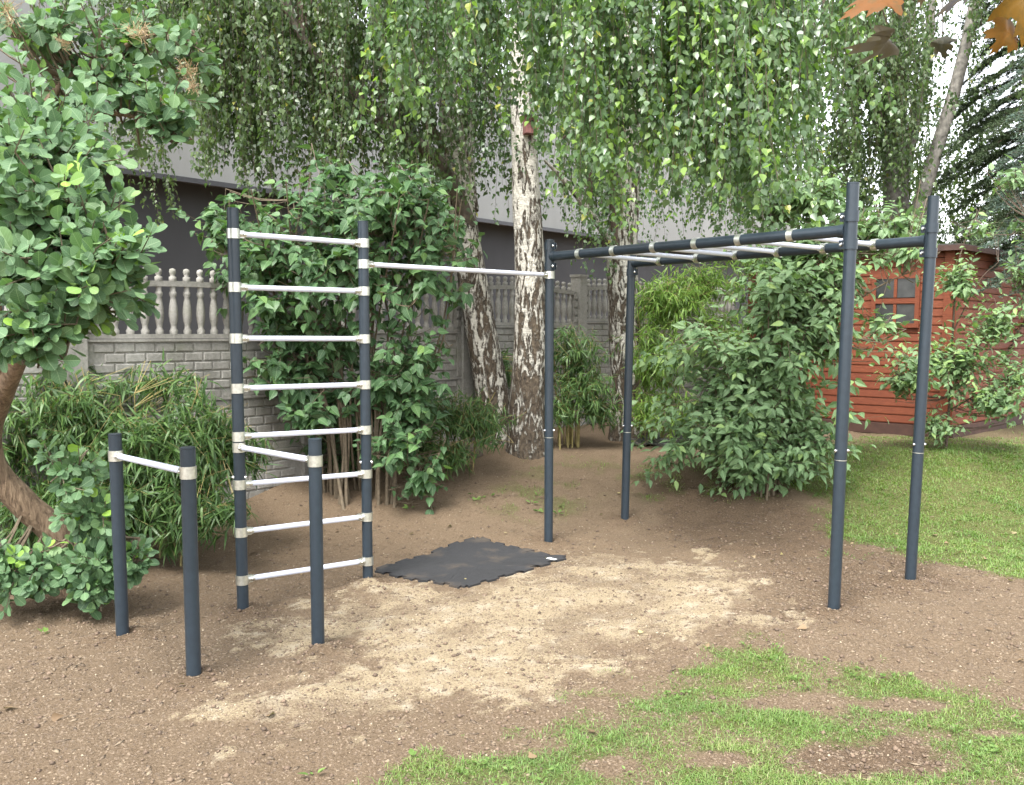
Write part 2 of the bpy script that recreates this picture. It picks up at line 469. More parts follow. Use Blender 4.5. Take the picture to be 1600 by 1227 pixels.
m, n, b, o = mat('soil_and_sand'); M_GROUND = m
pos = position(n)
def attr(nm):
    a = n.nodes.new('ShaderNodeAttribute'); a.attribute_name = nm; return a.outputs['Fac']
f1 = noise(n, pos, 85, 6, .78); f2 = noise(n, pos, 5, 5, .6); f3 = noise(n, pos, 220, 3, .6)
soil = ramp(n, f1, [(.34, (0.052, 0.035, 0.021)), (.46, (0.156, 0.111, 0.070)), (.56, (0.195, 0.142, 0.094)), (.68, (0.278, 0.212, 0.140))])
soil = mixc(n, mth(n, 'MULTIPLY', mth(n, 'SUBTRACT', f2, .35), 1.6, True), soil, mixc(n, .55, soil, (0.219, 0.162, 0.107)))
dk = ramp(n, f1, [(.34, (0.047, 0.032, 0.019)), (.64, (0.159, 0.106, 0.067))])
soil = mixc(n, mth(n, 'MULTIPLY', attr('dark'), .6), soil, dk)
sandc = ramp(n, f1, [(.34, (0.127, 0.095, 0.060)), (.45, (0.297, 0.234, 0.148)), (.66, (0.417, 0.345, 0.231))])
sandc = mixc(n, mth(n, 'MULTIPLY', mth(n, 'SUBTRACT', noise(n, pos, 7, 4, .6), .51), 6, True), sandc, (0.401, 0.345, 0.254))
sm = mth(n, 'ADD', attr('sand'), mth(n, 'MULTIPLY', mth(n, 'SUBTRACT', f1, .5), .9)); sm = mth(n, 'MULTIPLY', mth(n, 'SUBTRACT', sm, .22), 2.2, True)
c = mixc(n, sm, soil, sandc)
gcol = ramp(n, f1, [(.36, (.050, .075, .016)), (.66, (.135, .155, .042))])
c = mixc(n, mth(n, 'MULTIPLY', attr('grass'), .75), c, gcol)
n.links.new(c, b.inputs['Base Color']); b.inputs['Roughness'].default_value = .95; b.inputs['Specular IOR Level'].default_value = .15
hh = mth(n, 'ADD', f1, mth(n, 'MULTIPLY', f3, .4)); bump(n, b, hh, 1.0, .016)
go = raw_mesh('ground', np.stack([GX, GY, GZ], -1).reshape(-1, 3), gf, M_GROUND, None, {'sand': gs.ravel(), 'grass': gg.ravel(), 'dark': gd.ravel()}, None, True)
setp(go, 'brown bare soil with pale sand spread under the frame', 'ground', None, 'structure')


def ground_at(x, y):
    """height of the built ground sheet (bilinear in its grid)"""
    x = np.atleast_1d(np.asarray(x, float)); y = np.atleast_1d(np.asarray(y, float))
    i = np.clip(np.searchsorted(gx, x) - 1, 0, nx - 2); j = np.clip(np.searchsorted(gy, y) - 1, 0, ny - 2)
    u = np.clip((x - gx[i]) / (gx[i + 1] - gx[i]), 0, 1); v = np.clip((y - gy[j]) / (gy[j + 1] - gy[j]), 0, 1)
    return (GZ[j, i] * (1 - u) + GZ[j, i + 1] * u) * (1 - v) + (GZ[j + 1, i] * (1 - u) + GZ[j + 1, i + 1] * u) * v
def GA(x, y): return float(ground_at(x, y)[0])


# ------------------------------------------------------------------ materials for things
M_STEEL = simple('slate_powder_coat', (.024, .034, .044), .30, 0, .10, 30, .02, .38)
M_RUNG = simple('pale_grey_tube', (.62, .65, .75), .42, 0, .05, 25)
M_GALV = simple('galvanised_steel', (.62, .63, .57), .34, .9, .18, 45)
M_BOLT = simple('bright_bolt', (.75, .75, .75), .25, 1, .05, 40)
M_CONC = None


# ------------------------------------------------------------------ the building behind the fence
TH = .85; FU = V(math.cos(TH), math.sin(TH), 0); FN = V(-math.sin(TH), math.cos(TH), 0)     # along the fence, and away from the camera


def stucco(name, col):
    m, n, b, o = mat(name); p = position(n)
    big = noise(n, vscale(n, p, (1, 1, .35)), .8, 5, .6); f = noise(n, p, 90, 3, .6)
    c = ramp(n, big, [(.3, tuple(q * .86 for q in col)), (.7, tuple(min(1, q * 1.08) for q in col))]); n.links.new(c, b.inputs['Base Color'])
    b.inputs['Roughness'].default_value = .9; b.inputs['Specular IOR Level'].default_value = .2; bump(n, b, f, .35, .01); return m


B0 = V(-6.5, 10.7, 0)
bld = empty('grey_building', B0 + FU * 8 + FN * 2 + V(0, 0, .3), 'grey stucco building with overhanging pale upper storey behind the concrete fence', 'building')
def wall_slab(name, t0, t1, n0, n1, z0, z1, m, par=bld):
    return MB().box(B0 + FU * (t0 + t1) / 2 + FN * (n0 + n1) / 2 + V(0, 0, (z0 + z1) / 2), (t1 - t0, n1 - n0, z1 - z0), FU, FN).build(name, m, par)
wall_slab('upper_wall', -9, 23, 0, 9, 3.78, 6.5, stucco('pale_stucco', (.275, .278, .268)))
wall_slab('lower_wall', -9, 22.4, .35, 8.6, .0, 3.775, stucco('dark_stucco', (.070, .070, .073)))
wall_slab('drip_edge', -9.02, 23.02, -.025, .03, 3.73, 3.80, simple('dark_drip_metal', (.05, .05, .055), .5))
wall_slab('parapet_cap', -9.06, 23.06, -.06, 9.06, 6.503, 6.56, simple('cap_metal', (.16, .16, .165), .5))

# ------------------------------------------------------------------ concrete fence
m, n, b, o = mat('weathered_concrete'); M_CONC = m; p = position(n)
big = noise(n, vscale(n, p, (2.2, 2.2, .7)), 1.6, 5, .65); f = noise(n, p, 45, 5, .65)
c = ramp(n, big, [(.28, (.17, .165, .145)), (.5, (.285, .275, .25)), (.72, (.38, .37, .34))])
c = mixc(n, .35, c, ramp(n, f, [(.3, (.10, .095, .075)), (.7, (.36, .34, .30))]))
mo = mth(n, 'MULTIPLY', mth(n, 'SUBTRACT', noise(n, p, 4.5, 4, .6), .55), 4, True); c = mixc(n, mth(n, 'MULTIPLY', mo, .45), c, (.12, .14, .07))
n.links.new(c, b.inputs['Base Color']); b.inputs['Roughness'].default_value = .92; b.inputs['Specular IOR Level'].default_value = .2; bump(n, b, f, .6, .008)

F0 = V(-2.75, 7.4, 0)
fence = empty('concrete_fence', F0 + FU * 2 + V(0, 0, .2), 'weathered concrete panel fence with brick relief and a baluster top', 'fence')
PITCHF = 2.1
brick_me = None
rest = MB(); nb = 0


def brick_mesh(w, h):
    q = MB(); a, b2, e = w / 2, h / 2, .010
    q.add([(-a, 0, -b2), (a, 0, -b2), (a, 0, b2), (-a, 0, b2), (-a + e, -.013, -b2 + e), (a - e, -.013, -b2 + e), (a - e, -.013, b2 - e), (-a + e, -.013, b2 - e)],
          [(4, 5, 6, 7), (0, 1, 5, 4), (1, 2, 6, 5), (2, 3, 7, 6), (3, 0, 4, 7)]); return q
BW, BH = .166, .0795
bq = brick_mesh(BW - .006, BH - .005); bme = bpy.data.meshes.new('brick'); bme.from_pydata(bq.v, [], bq.f); bme.update(); bme.materials.append(M_CONC)
bq2 = brick_mesh(BW / 2 - .012, BH - .010); bme2 = bpy.data.meshes.new('brick'); bme2.from_pydata(bq2.v, [], bq2.f); bme2.update(); bme2.materials.append(M_CONC)
prof = [(.030, 0), (.034, .03), (.022, .05), (.024, .075), (.034, .12), (.037, .17), (.033, .23), (.025, .28), (.021, .305), (.030, .325), (.030, .345), (.022, .36), (.022, .43), (.030, .445), (.030, .475), (.016, .483), (.024, .50), (.028, .52), (.022, .54), (.0, .548)]
bal = MB(); SD = 12
bv = [(r * math.cos(2 * math.pi * j / SD), r * math.sin(2 * math.pi * j / SD), z) for r, z in prof for j in range(SD)]
bal.add(bv, [(i * SD + j, i * SD + (j + 1) % SD, (i + 1) * SD + (j + 1) % SD, (i + 1) * SD + j) for i in range(len(prof) - 1) for j in range(SD)])
balme = bpy.data.meshes.new('baluster'); balme.from_pydata(bal.v, [], bal.f); balme.update(); balme.polygons.foreach_set('use_smooth', [True] * len(balme.polygons)); balme.materials.append(M_CONC)
RF = Matrix(((FU[0], FN[0], 0, 0), (FU[1], FN[1], 0, 0), (0, 0, 1, 0), (0, 0, 0, 1)))


def put(me, name, w, par, scale=(1, 1, 1)):
    """one relief piece set at world point w, turned with the fence"""
    o = bpy.data.objects.new(name, me); link(o, par)
    o.matrix_basis = Matrix.Translation(Vector(w)) @ RF @ Matrix.Diagonal((*scale, 1)); return o


for s in range(-1, 5):
    t0 = 1.25 + PITCHF * (s - 1); t1 = t0 + PITCHF; zr = 1.60 + .065 * (s + 0)
    a = F0 + FU * t0
    MB().box(a + V(0, 0, (zr + .56) / 2 - .1), (.15, .15, zr + .76), FU, FN).box(a + V(0, 0, zr + .575), (.17, .17, .03), FU, FN).build('fence_post', M_CONC, fence)
    mid = F0 + FU * (t0 + t1) / 2
    for k in range(3):
        zt = zr - .5 * k; zc = zt - .25
        pn = MB().box(mid + V(0, 0, zc), (PITCHF - .15, .045, .494), FU, FN)
        pn.box(mid - FN * .032 + V(0, 0, zt - .012), (PITCHF - .16, .03, .02), FU, FN)
        if s != 0:
            for e in (-1, 1): pn.box(mid + FU * e * (PITCHF / 2 - .11) - FN * .032 + V(0, 0, zc - .01), (.045, .025, .46), FU, FN)
        panel = pn.build('panel', M_CONC, fence)
        for r in range(6):
            zb = zt - .035 - BH * (r + .5) + .004
            off = 0 if r % 2 == 0 else BW / 2
            cnt = 11
            for j in range(cnt):
                tt = t0 + .135 + BW * (j + .5) + off
                if tt + BW / 2 > t1 - .125: continue
                w = F0 + FU * tt - FN * .0225 + V(0, 0, zb)
                single = (s == 0 and j > 1) or (s == 1 and j > 5 and k < 2) or (s == 2 and k == 0 and j < 6)
                if single and nb < 298:
                    nb += 1; put(bme, 'brick', w, panel, (1, rng.uniform(.7, 1.25), 1))
                else:
                    k0 = [w + FU * q[0] + FN * q[1] + V(0, 0, q[2]) for q in bq.v]; rest.add(k0, bq.f)
    # the baluster panel on top, its rail arched
    top = MB().box(mid + V(0, 0, zr + .02), (PITCHF - .15, .07, .035), FU, FN)
    nbal = 15; ts = np.linspace(t0 + .2, t1 - .2, nbal)
    arch = lambda t: .045 * (1 - ((t - (t0 + t1) / 2) / (PITCHF / 2)) ** 2) - .02
    rp = np.linspace(t0 + .08, t1 - .08, 25)
    for q0, q1 in zip(rp[:-1], rp[1:]):
        aa = F0 + FU * q0 + V(0, 0, zr + .425 + arch(q0)); bb = F0 + FU * q1 + V(0, 0, zr + .425 + arch(q1)); d = bb - aa
        top.box((aa + bb) / 2, (np.linalg.norm(d) + .002, .05, .045), d, FN, np.cross(nrm(d), FN))
    for e in (-1, 1):
        top.box(mid + FU * e * (PITCHF / 2 - .105) + V(0, 0, zr + .23), (.06, .05, .40), FU, FN)
    tp = top.build('baluster_panel', M_CONC, fence)
    for e in (-1, 1):
        for q in range(4): MB().box(mid + FU * e * (PITCHF / 2 - .105) - FN * .036 + V(0, 0, zr + .085 + q * .098), (.05, .022, .07), FU, FN).build('block', M_CONC, tp)
    for t in ts:
        put(balme, 'baluster', F0 + FU * t + V(0, 0, zr + .037), tp, (1, 1, (.515 + arch(t)) / .548))
setp(rest.build('brickwork', M_CONC, fence), kind='stuff')

# ------------------------------------------------------------------ red garden shed
m, n, b, o = mat('red_stained_wood'); M_RED = m; p = position(n); oi = n.nodes.new('ShaderNodeObjectInfo').outputs['Random']
g = noise(n, vscale(n, p, (6, 6, 60)), 2.0, 5, .6, .6)
c = ramp(n, g, [(.25, (.105, .030, .014)), (.55, (.185, .052, .023)), (.8, (.24, .074, .034))])
c = mixc(n, mth(n, 'MULTIPLY', oi, .35), c, (.12, .032, .02))
n.links.new(c, b.inputs['Base Color']); b.inputs['Roughness'].default_value = .62; b.inputs['Specular IOR Level'].default_value = .3; bump(n, b, g, .3, .004)
M_BROWN = simple('dark_brown_wood', (.060, .028, .020), .65, 0, .25, 12)
M_ROOF = simple('roofing_felt', (.06, .055, .05), .95, 0, .3, 40, .5)
m, n, b, o = mat('dusty_glass'); M_GLASS = m
c = ramp(n, noise(n, position(n), 9, 5), [(.3, (.012, .014, .014)), (.75, (.05, .05, .048))]); n.links.new(c, b.inputs['Base Color']); b.inputs['Roughness'].default_value = .12

K0 = P(1481, 682, 10.4); ZB = K0[2] - .02; ZE = P(1481, 388, 10.4)[2]
eR = nrm(V(.74, .67, 0)); eL = nrm(V(-.78, .63, 0)); nR = V(eR[1], -eR[0], 0); nL = V(-eL[1], eL[0], 0)
if nL[1] > 0: nL = -nL
K0 = V(K0[0], K0[1], 0); LL, LR = 1.72, 3.0; K1 = K0 + eL * LL; e2 = nrm(V(-.42, .91, 0)); K2 = K1 + e2 * 1.1; n2 = V(-e2[1], e2[0], 0)
if n2[0] > 0: n2 = -n2
K3 = K0 + eR * LR
shed = empty('garden_shed', K0 + eR * 1 + eL * .8 + V(0, 0, ZB), 'red stained wooden garden shed with small paned window, standing behind the lawn', 'shed')
inner = MB(); foot = [K0, K3, K3 + eL * LL * 1.4, K2, K1]
cen = sum(foot) / 5; ft = [q + (cen - q) * .012 for q in foot]
inner.add([q + V(0, 0, ZB) for q in ft] + [q + V(0, 0, ZE) for q in ft], [(0, 1, 2, 3, 4), (5, 6, 7, 8, 9)] + [(i, (i + 1) % 5, 5 + (i + 1) % 5, 5 + i) for i in range(5)])
inner.build('wall_core', M_BROWN, shed)
NB_ = 21; bh = (ZE - ZB - .14) / NB_


def lap_board(k, e, nn, a, l):
    """a lapped board: thicker at its lower edge"""
    q = MB(); z0 = ZB + .14 + bh * k; z1 = z0 + bh * .93
    qq = []
    for t in (.045, l - .045):
        c0 = a + e * t
        qq += [c0 + nn * .002 + V(0, 0, z0), c0 + nn * .016 + V(0, 0, z0), c0 + nn * .019 + V(0, 0, z0 + bh * .12), c0 + nn * .012 + V(0, 0, z1), c0 + nn * .002 + V(0, 0, z1)]
    q.add(qq, [(0, 1, 2, 3, 4), (9, 8, 7, 6, 5)] + [(i, 5 + i, 5 + (i + 1) % 5, (i + 1) % 5) for i in range(5)])
    q.build('board', M_RED, shed)


for k in range(NB_):
    lap_board(k, eL, nL, K0, LL); lap_board(k, eR, nR, K0, LR)
for j in range(9):
    c0 = K1 + e2 * (.06 + .118 * (j + .5)); MB().box(c0 + n2 * .012 + V(0, 0, (ZB + ZE) / 2 + .05), (.110, .022, ZE - ZB - .12), e2, n2).build('upright_board', M_RED, shed)
for (c0, e, nn) in ((K0 + eL * .05, eL, nL), (K0 + eR * .055, eR, nR), (K1 - eL * .05, eL, nL)):
    MB().box(c0 + nn * .019 + V(0, 0, (ZB + ZE) / 2), (.10, .036, ZE - ZB), e, nn).build('corner_trim', M_RED, shed)
for (c0, e, nn, l) in ((K0, eL, nL, LL), (K0, eR, nR, LR)):
    MB().box(c0 + e * l / 2 + nn * .03 + V(0, 0, ZB + .065), (l, .05, .13), e, nn).build('plinth_board', M_BROWN, shed)
# roof: a shallow slab with overhang and fascia
ov = []
for q in foot: ov.append(q + nrm(q - cen) * .14)
rf = MB(); apex = cen + V(0, 0, ZE + .18)
rv = [q + V(0, 0, ZE + .0) for q in ov] + [q + V(0, 0, ZE + .045) for q in ov] + [apex, cen + V(0, 0, ZE + .01)]
rf.add(rv, [(i, (i + 1) % 5, 5 + (i + 1) % 5, 5 + i) for i in range(5)] + [(5 + i, 5 + (i + 1) % 5, 10) for i in range(5)] + [((i + 1) % 5, i, 11) for i in range(5)])
roof = rf.build('roof', M_ROOF, shed)
for i in (0, 4, 3):
    q0, q1 = ov[i], ov[(i + 1) % 5]; d = q1 - q0; nn = nrm(V(d[1], -d[0], 0)); nn = nn if np.dot(nn, q0 - cen) > 0 else -nn
    MB().box((q0 + q1) / 2 + nn * .012 + V(0, 0, ZE + .0), (np.linalg.norm(d) + .02, .02, .06), d, nn).build('fascia', M_BROWN, roof)
# window on the left face
def onL(px, py):
    d = P(px, py, 10) - V(0, 0, CAM_H); t = np.dot(K0 - V(0, 0, CAM_H), nL) / np.dot(d, nL); w = V(0, 0, CAM_H) + d * t; return np.dot(w - K0, eL), w[2]
(t0, z1), (t1, z0) = onL(1440, 428), onL(1362, 512)
tm, zm = (t0 + t1) / 2, (z0 + z1) / 2; W_, H_ = t1 - t0, z1 - z0
at = lambda t, z, dpt: K0 + eL * t + nL * dpt + V(0, 0, z)
win = MB()
for e in (-1, 1):
    win.box(at(tm + e * (W_ / 2 - .025), zm, .038), (.05, .034, H_), eL, nL); win.box(at(tm, zm + e * (H_ / 2 - .025), .038), (W_ - .1, .034, .05), eL, nL)
win.box(at(tm, zm, .038), (W_ - .1, .032, .06), eL, nL)
wf = win.build('window', M_RED, shed)
MB().box(at(tm, zm + H_ / 4, .037), (.035, .03, H_ / 2 - .082), eL, nL).build('glazing_bar', M_RED, wf)
MB().box(at(tm, zm - H_ / 4, .037), (.035, .03, H_ / 2 - .082), eL, nL).build('glazing_bar', M_RED, wf)
for ex in (-1, 1):
    for ez in (-1, 1):
        MB().box(at(tm + ex * (W_ / 4 - .016), zm + ez * (H_ / 4 + .002), .032), (W_ / 2 - .066, .008, H_ / 2 - .078), eL, nL).build('pane', M_GLASS, wf)

# ------------------------------------------------------------------ workout frame
R = .0345
rig = empty('workout_frame', (BASE['B'] + BASE['C']) / 2, 'slate grey steel workout frame with ladder, pull-up bar and monkey bars', 'workout frame')
dip = empty('parallel_bar', (BASE['I'] + BASE['J']) / 2, 'separate low parallel bar on two slate grey posts, nearest the left bush', 'parallel bar')


def seat_bolt(par, c, d, r=.010, l=.012):
    d = nrm(d); MB().tube([c - d * .004, c + d * l * .6, c + d * l], [r, r, r * .55], 10).build('bolt', M_BOLT, par, True)


def post(k, par, joint=None):
    a, t = BASE[k], TOP[k]; d = nrm(t - a); a2 = a - d * .25
    o = MB().tube([a2, t - d * .004], R, 48, True, .010, 16).build('post', M_STEEL, par, True, 50)
    MB().tube([t - d * .003, t + d * .004, t + d * .006], [R * 1.02, R * 1.02, R * .85], 32).build('end_cap', M_STEEL, o, True, 40)
    if joint:
        c = a + d * joint
        MB().ring(c - d * .002, c + d * .002, R * .9, R + .0012, 32).build('joint_seam', M_GALV, o, True)
        for s in (-1, 1): seat_bolt(o, c + d * .055 + nrm(V(s, -.35 if s < 0 else -.1, 0)) * R, V(s, -.35 if s < 0 else -.1, 0))
    return o


for k, jt in (('A', .80), ('B', .80), ('C', .84), ('E', .82), ('F', .86), ('G', .86), ('H', None)): post(k, rig, jt)
for k in 'IJ': post(k, dip)


def at_z(k, z):
    a, t = BASE[k], TOP[k]; return a + (t - a) * (z - a[2]) / (t[2] - a[2])


def clamp(par, c, ax, to, hgt=.058, name='clamp'):
    """galvanised sleeve round a tube (axis ax) with a socket that points to the next tube and a bolt"""
    ax = nrm(ax); to = nrm(to)
    q = MB().ring(c - ax * hgt / 2, c + ax * hgt / 2, R * .96, R + .0045, 32)
    q.tube([c + to * (R - .002), c + to * (R + .040)], [.0215, .0205], 20)
    sd = nrm(np.cross(ax, to))
    for s in (-1, 1): q.box(c + to * (R + .012) + ax * s * .019, (.034, .020, .007), to, sd, ax)
    o = q.build(name, M_GALV, par, True, 35)
    sd = sd if sd[1] < 0 else -sd
    seat_bolt(o, c + to * (R + .022) + sd * .019, sd, .007, .009)
    return o


def bar(name, par, c0, ax0, c1, ax1, r=.0165, h=.058):
    d = nrm(c1 - c0)
    o = MB().tube([c0 + d * (R + .012), c1 - d * (R + .012)], r, 20).build(name, M_RUNG, par, True)
    clamp(o, c0, ax0, d, h); clamp(o, c1, ax1, -d, h); return o


axA, axB, axC = TOP['A'] - BASE['A'], TOP['B'] - BASE['B'], TOP['C'] - BASE['C']
for ya, yb in zip([365.5, 449, 529, 607, 682, 757, 831, 905.5], [380.4, 455.2, 529.6, 601, 671.5, 740, 807, 876]):
    za = P(370, ya, POSTS['A'][2])[2]; zb = P(571, yb, POSTS['B'][2])[2]
    bar('rung', rig, at_z('A', za), axA, at_z('B', zb), axB)
bar('pull_up_bar', rig, at_z('B', P(568, 413, POSTS['B'][2])[2]), axB, at_z('C', P(858, 430, POSTS['C'][2])[2]), axC)
bar('dip_bar', rig, at_z('A', P(375, 699, POSTS['A'][2])[2]), axA, at_z('H', P(493, 720, POSTS['H'][2])[2]), TOP['H'] - BASE['H'])
bar('dip_bar', dip, at_z('I', P(182, 712, POSTS['I'][2])[2]), TOP['I'] - BASE['I'], at_z('J', P(295, 738, POSTS['J'][2])[2]), TOP['J'] - BASE['J'])

beam_ends = {}
for a, b_, pa, pb in (('C', 'F', (858.5, 401), (1329, 360)), ('E', 'G', (986.5, 411.6), (1455, 376))):
    c0 = at_z(a, P(*pa, POSTS[a][2])[2]); c1 = at_z(b_, P(*pb, POSTS[b_][2])[2]); d = nrm(c1 - c0); beam_ends[a] = (c0, c1)
    bm = MB().tube([c0 + d * (R + .010), c1 - d * (R + .010)], R, 48, True, .010, 16).build('beam', M_STEEL, rig, True, 50)
    for k, c, s in ((a, c0, 1), (b_, c1, -1)):
        ax = nrm(TOP[k] - BASE[k]); dd = d * s; sd = nrm(np.cross(ax, dd))
        q = MB()
        for off in (-.078, .078):
            if k == 'E' and off > 0: continue
            q.ring(c + ax * (off - .030), c + ax * (off + .030), R * .96, R + .006, 32)
            for g_ in (-1, 1): q.box(c + ax * off + dd * (R + .014) + sd * g_ * .008, (.034, .006, .05), dd, sd, ax)
        # the curved saddle plate between the collars, and the spigot inside the beam
        ang = np.linspace(-1.15, 1.15, 9)
        pv = []
        for rr in (R * .98, R + .007):
            for z in (-.105, .105):
                pv += [c + ax * z + rr * (dd * math.cos(t) + sd * math.sin(t)) for t in ang]
        N9 = 9; fs = []
        for j in range(8):
            fs += [(j, j + 1, N9 + j + 1, N9 + j), (18 + j, 27 + j, 27 + j + 1, 18 + j + 1), (j, 18 + j, 18 + j + 1, j + 1), (9 + j, 9 + j + 1, 27 + j + 1, 27 + j)]
        q.add(pv, fs + [(0, 9, 27, 18), (8, 26, 35, 17)])
        q.tube([c + dd * (R - .004), c + dd * (R + .035)], [R * 1.16, R * 1.06], 32)
        col = q.build('bracket', M_STEEL, bm, True, 35)
        for off in (-.078, .078):
            if k == 'E' and off > 0: continue
            for g_ in (-1, 1): seat_bolt(col, c + ax * off + dd * (R + .016) + sd * g_ * .011, sd * g_, .0105, .013)


def on_beam(k, px):
    c0, c1 = beam_ends[k]; lo, hi = 0., 1.
    for _ in range(40):
        m_ = (lo + hi) / 2; w = c0 + (c1 - c0) * m_ - V(0, 0, CAM_H); x = 800 + FPX * (w @ RT) / (w @ FW)
        if x < px: lo = m_
        else: hi = m_
    return c0 + (c1 - c0) * lo


dC = beam_ends['C'][1] - beam_ends['C'][0]; dE = beam_ends['E'][1] - beam_ends['E'][0]
for xa, xb in zip((906, 960, 1023, 1088, 1156, 1237), (1032, 1090, 1151, 1216, 1288, 1367)):
    bar('monkey_bar', rig, on_beam('C', xa), dC, on_beam('E', xb), dE, .0165, .040)

# ------------------------------------------------------------------ rubber mat with a sticker
m, n, b, o = mat('black_rubber'); M_RUB = m; p = position(n)
g = noise(n, p, 160, 3); c = ramp(n, g, [(.35, (.014, .014, .015)), (.65, (.030, .030, .032))])
dm = mth(n, 'MULTIPLY', mth(n, 'SUBTRACT', noise(n, p, 3.2, 5, .6), .56), 5, True); c = mixc(n, mth(n, 'MULTIPLY', dm, .42), c, (.17, .125, .08))
n.links.new(c, b.inputs['Base Color']); b.inputs['Roughness'].default_value = .72; bump(n, b, g, .4, .002)
mc = [PG(584, 886, .0), PG(747, 843, .0), PG(887, 872, .0), PG(724, 917, .0)]
zmat = max(GA(*(q[:2] + (sum(mc)[:2] / 4 - q[:2]) * .1)) for q in mc)
out = []
for a, b_ in zip(mc, mc[1:] + mc[:1]):
    d = b_ - a; l = np.linalg.norm(d); d = d / l; nn = V(d[1], -d[0], 0)
    cc = sum(mc) / 4
    if np.dot(nn, a - cc) < 0: nn = -nn
    K = 6
    for j in range(K):
        s = l / K; q = a + d * s * j; o_ = .018
        out += [q + d * s * .02 - nn * o_, q + d * s * .27 - nn * o_, q + d * s * .20 + nn * o_, q + d * s * .80 + nn * o_, q + d * s * .73 - nn * o_]
MATT = .013
def mat_z(q): return GA(q[0], q[1]) + .002
bmh = bmesh.new(); cc = sum(mc) / 4
ringv = []
NR = 7
for r in range(NR):
    f_ = 1 - r / NR
    ringv.append([cc + (q - cc) * f_ for q in out])
mb = MB(); vs_ = []; no_ = len(out)
for rg in ringv: vs_ += [V(q[0], q[1], mat_z(q) + MATT) for q in rg]
vs_.append(V(cc[0], cc[1], mat_z(cc) + MATT)); low = len(vs_)
vs_ += [V(q[0], q[1], mat_z(q) - .01) for q in ringv[0]]
fs_ = [(r * no_ + j, r * no_ + (j + 1) % no_, (r + 1) * no_ + (j + 1) % no_, (r + 1) * no_ + j) for r in range(NR - 1) for j in range(no_)]
fs_ += [((NR - 1) * no_ + j, (NR - 1) * no_ + (j + 1) % no_, low - 1) for j in range(no_)] + [(j, low + j, low + (j + 1) % no_, (j + 1) % no_) for j in range(no_)]
matt = mb.add(vs_, fs_).build('rubber_mat', M_RUB); setp(matt, 'black rubber puzzle-edge floor mat lying on the soil beside the ladder', 'rubber mat'); bmh.free()
sp = PG(862, 872, zmat + MATT); sdir = nrm(mc[2] - mc[1])
MB().box(V(sp[0], sp[1], mat_z(sp) + MATT + .0025), (.075, .036, .002), sdir, np.cross(V(0, 0, 1), sdir)).build('sticker', simple('white_paper', (.75, .75, .73), .6), matt)

# ------------------------------------------------------------------ leaf materials
L_SMOKE = leafmat('smoke_bush_leaf', [(0, (.060, .115, .056)), (.5, (.100, .182, .084)), (.86, (.135, .228, .095)), (.95, (.19, .33, .07)), (1, (.24, .40, .06))], .5, .22, 1.4, True)
L_BIG = leafmat('broad_shrub_leaf', [(0, (.040, .090, .036)), (.6, (.068, .140, .054)), (.95, (.095, .18, .06)), (1, (.14, .24, .05))], .45, .22, 1.5, True)
L_OV = leafmat('ovate_shrub_leaf', [(0, (.090, .155, .070)), (.5, (.145, .235, .108)), (.9, (.190, .285, .13)), (1, (.25, .36, .11))], .48, .25, 1.4, True)
L_BIRCH = leafmat('birch_leaf', [(0, (.050, .090, .040)), (.5, (.085, .145, .062)), (.88, (.120, .190, .072)), (.965, (.19, .30, .05)), (1, (.34, .34, .07))], .36, .34, 1.9, False, .6)
L_BIRCHD = leafmat('dark_birch_leaf', [(0, (.036, .064, .022)), (.5, (.062, .102, .032)), (.97, (.095, .142, .040)), (1, (.24, .24, .05))], .38, .34, 1.9, False, .5)
L_BAM = leafmat('bamboo_leaf', [(0, (.038, .080, .024)), (.5, (.066, .125, .036)), (1, (.110, .185, .052))], .42, .25, 1.5)
L_BAMY = leafmat('light_bamboo_leaf', [(0, (.085, .155, .028)), (.5, (.135, .23, .042)), (1, (.21, .32, .065))], .45, .3, 1.5)
L_GRASS = leafmat('grass_blade', [(0, (.088, .168, .017)), (.45, (.145, .250, .026)), (.75, (.200, .300, .040)), (.92, (.28, .30, .08)), (1, (.34, .30, .14))], .5, .3, 1.3)
M_TWIG = simple('brown_twig', (.10, .070, .050), .8, 0, .3, 60)
M_STEM = simple('tan_stem', (.135, .105, .068), .8, 0, .3, 40)
M_CULM = simple('bamboo_culm', (.27, .22, .085), .5, 0, .3, 25)
m, n, b, o = mat('furrowed_brown_bark'); M_BARK = m
g = noise(n, vscale(n, position(n), (1, 1, .22)), 42, 5, .65, .4); c = ramp(n, g, [(.3, (.06, .038, .022)), (.5, (.17, .115, .070)), (.7, (.29, .21, .135))])
n.links.new(c, b.inputs['Base Color']); b.inputs['Roughness'].default_value = .9; bump(n, b, g, .9, .02)

# birch bark: white paper skin that breaks up into dark corky furrows low on the trunk
m, n, b, o = mat('birch_bark'); M_BIRCH = m; p = position(n)
sx = n.nodes.new('ShaderNodeSeparateXYZ'); n.links.new(p, sx.inputs[0])
hgt = node(n, 'ShaderNodeMapRange'); n.links.new(sx.outputs[2], hgt.inputs['Value'])
for k_, v_ in (('From Min', .4), ('From Max', 4.2), ('To Min', .535), ('To Max', .375)): hgt.inputs[k_].default_value = v_
n1 = noise(n, vscale(n, p, (1, 1, .26)), 15, 6, .62, 1.1); n2_ = noise(n, vscale(n, p, (1, 1, .55)), 34, 4, .6, .5)
k = mth(n, 'ADD', n1, mth(n, 'MULTIPLY', mth(n, 'SUBTRACT', n2_, .5), .35))
msk = mth(n, 'MULTIPLY', mth(n, 'SUBTRACT', k, hgt.outputs[0]), 16, True)        # 1 = white skin
cork = ramp(n, n2_, [(.3, (.030, .024, .018)), (.55, (.105, .080, .055)), (.75, (.19, .155, .11))])
len_ = noise(n, vscale(n, p, (1, 1, 7)), 16, 3, .6)
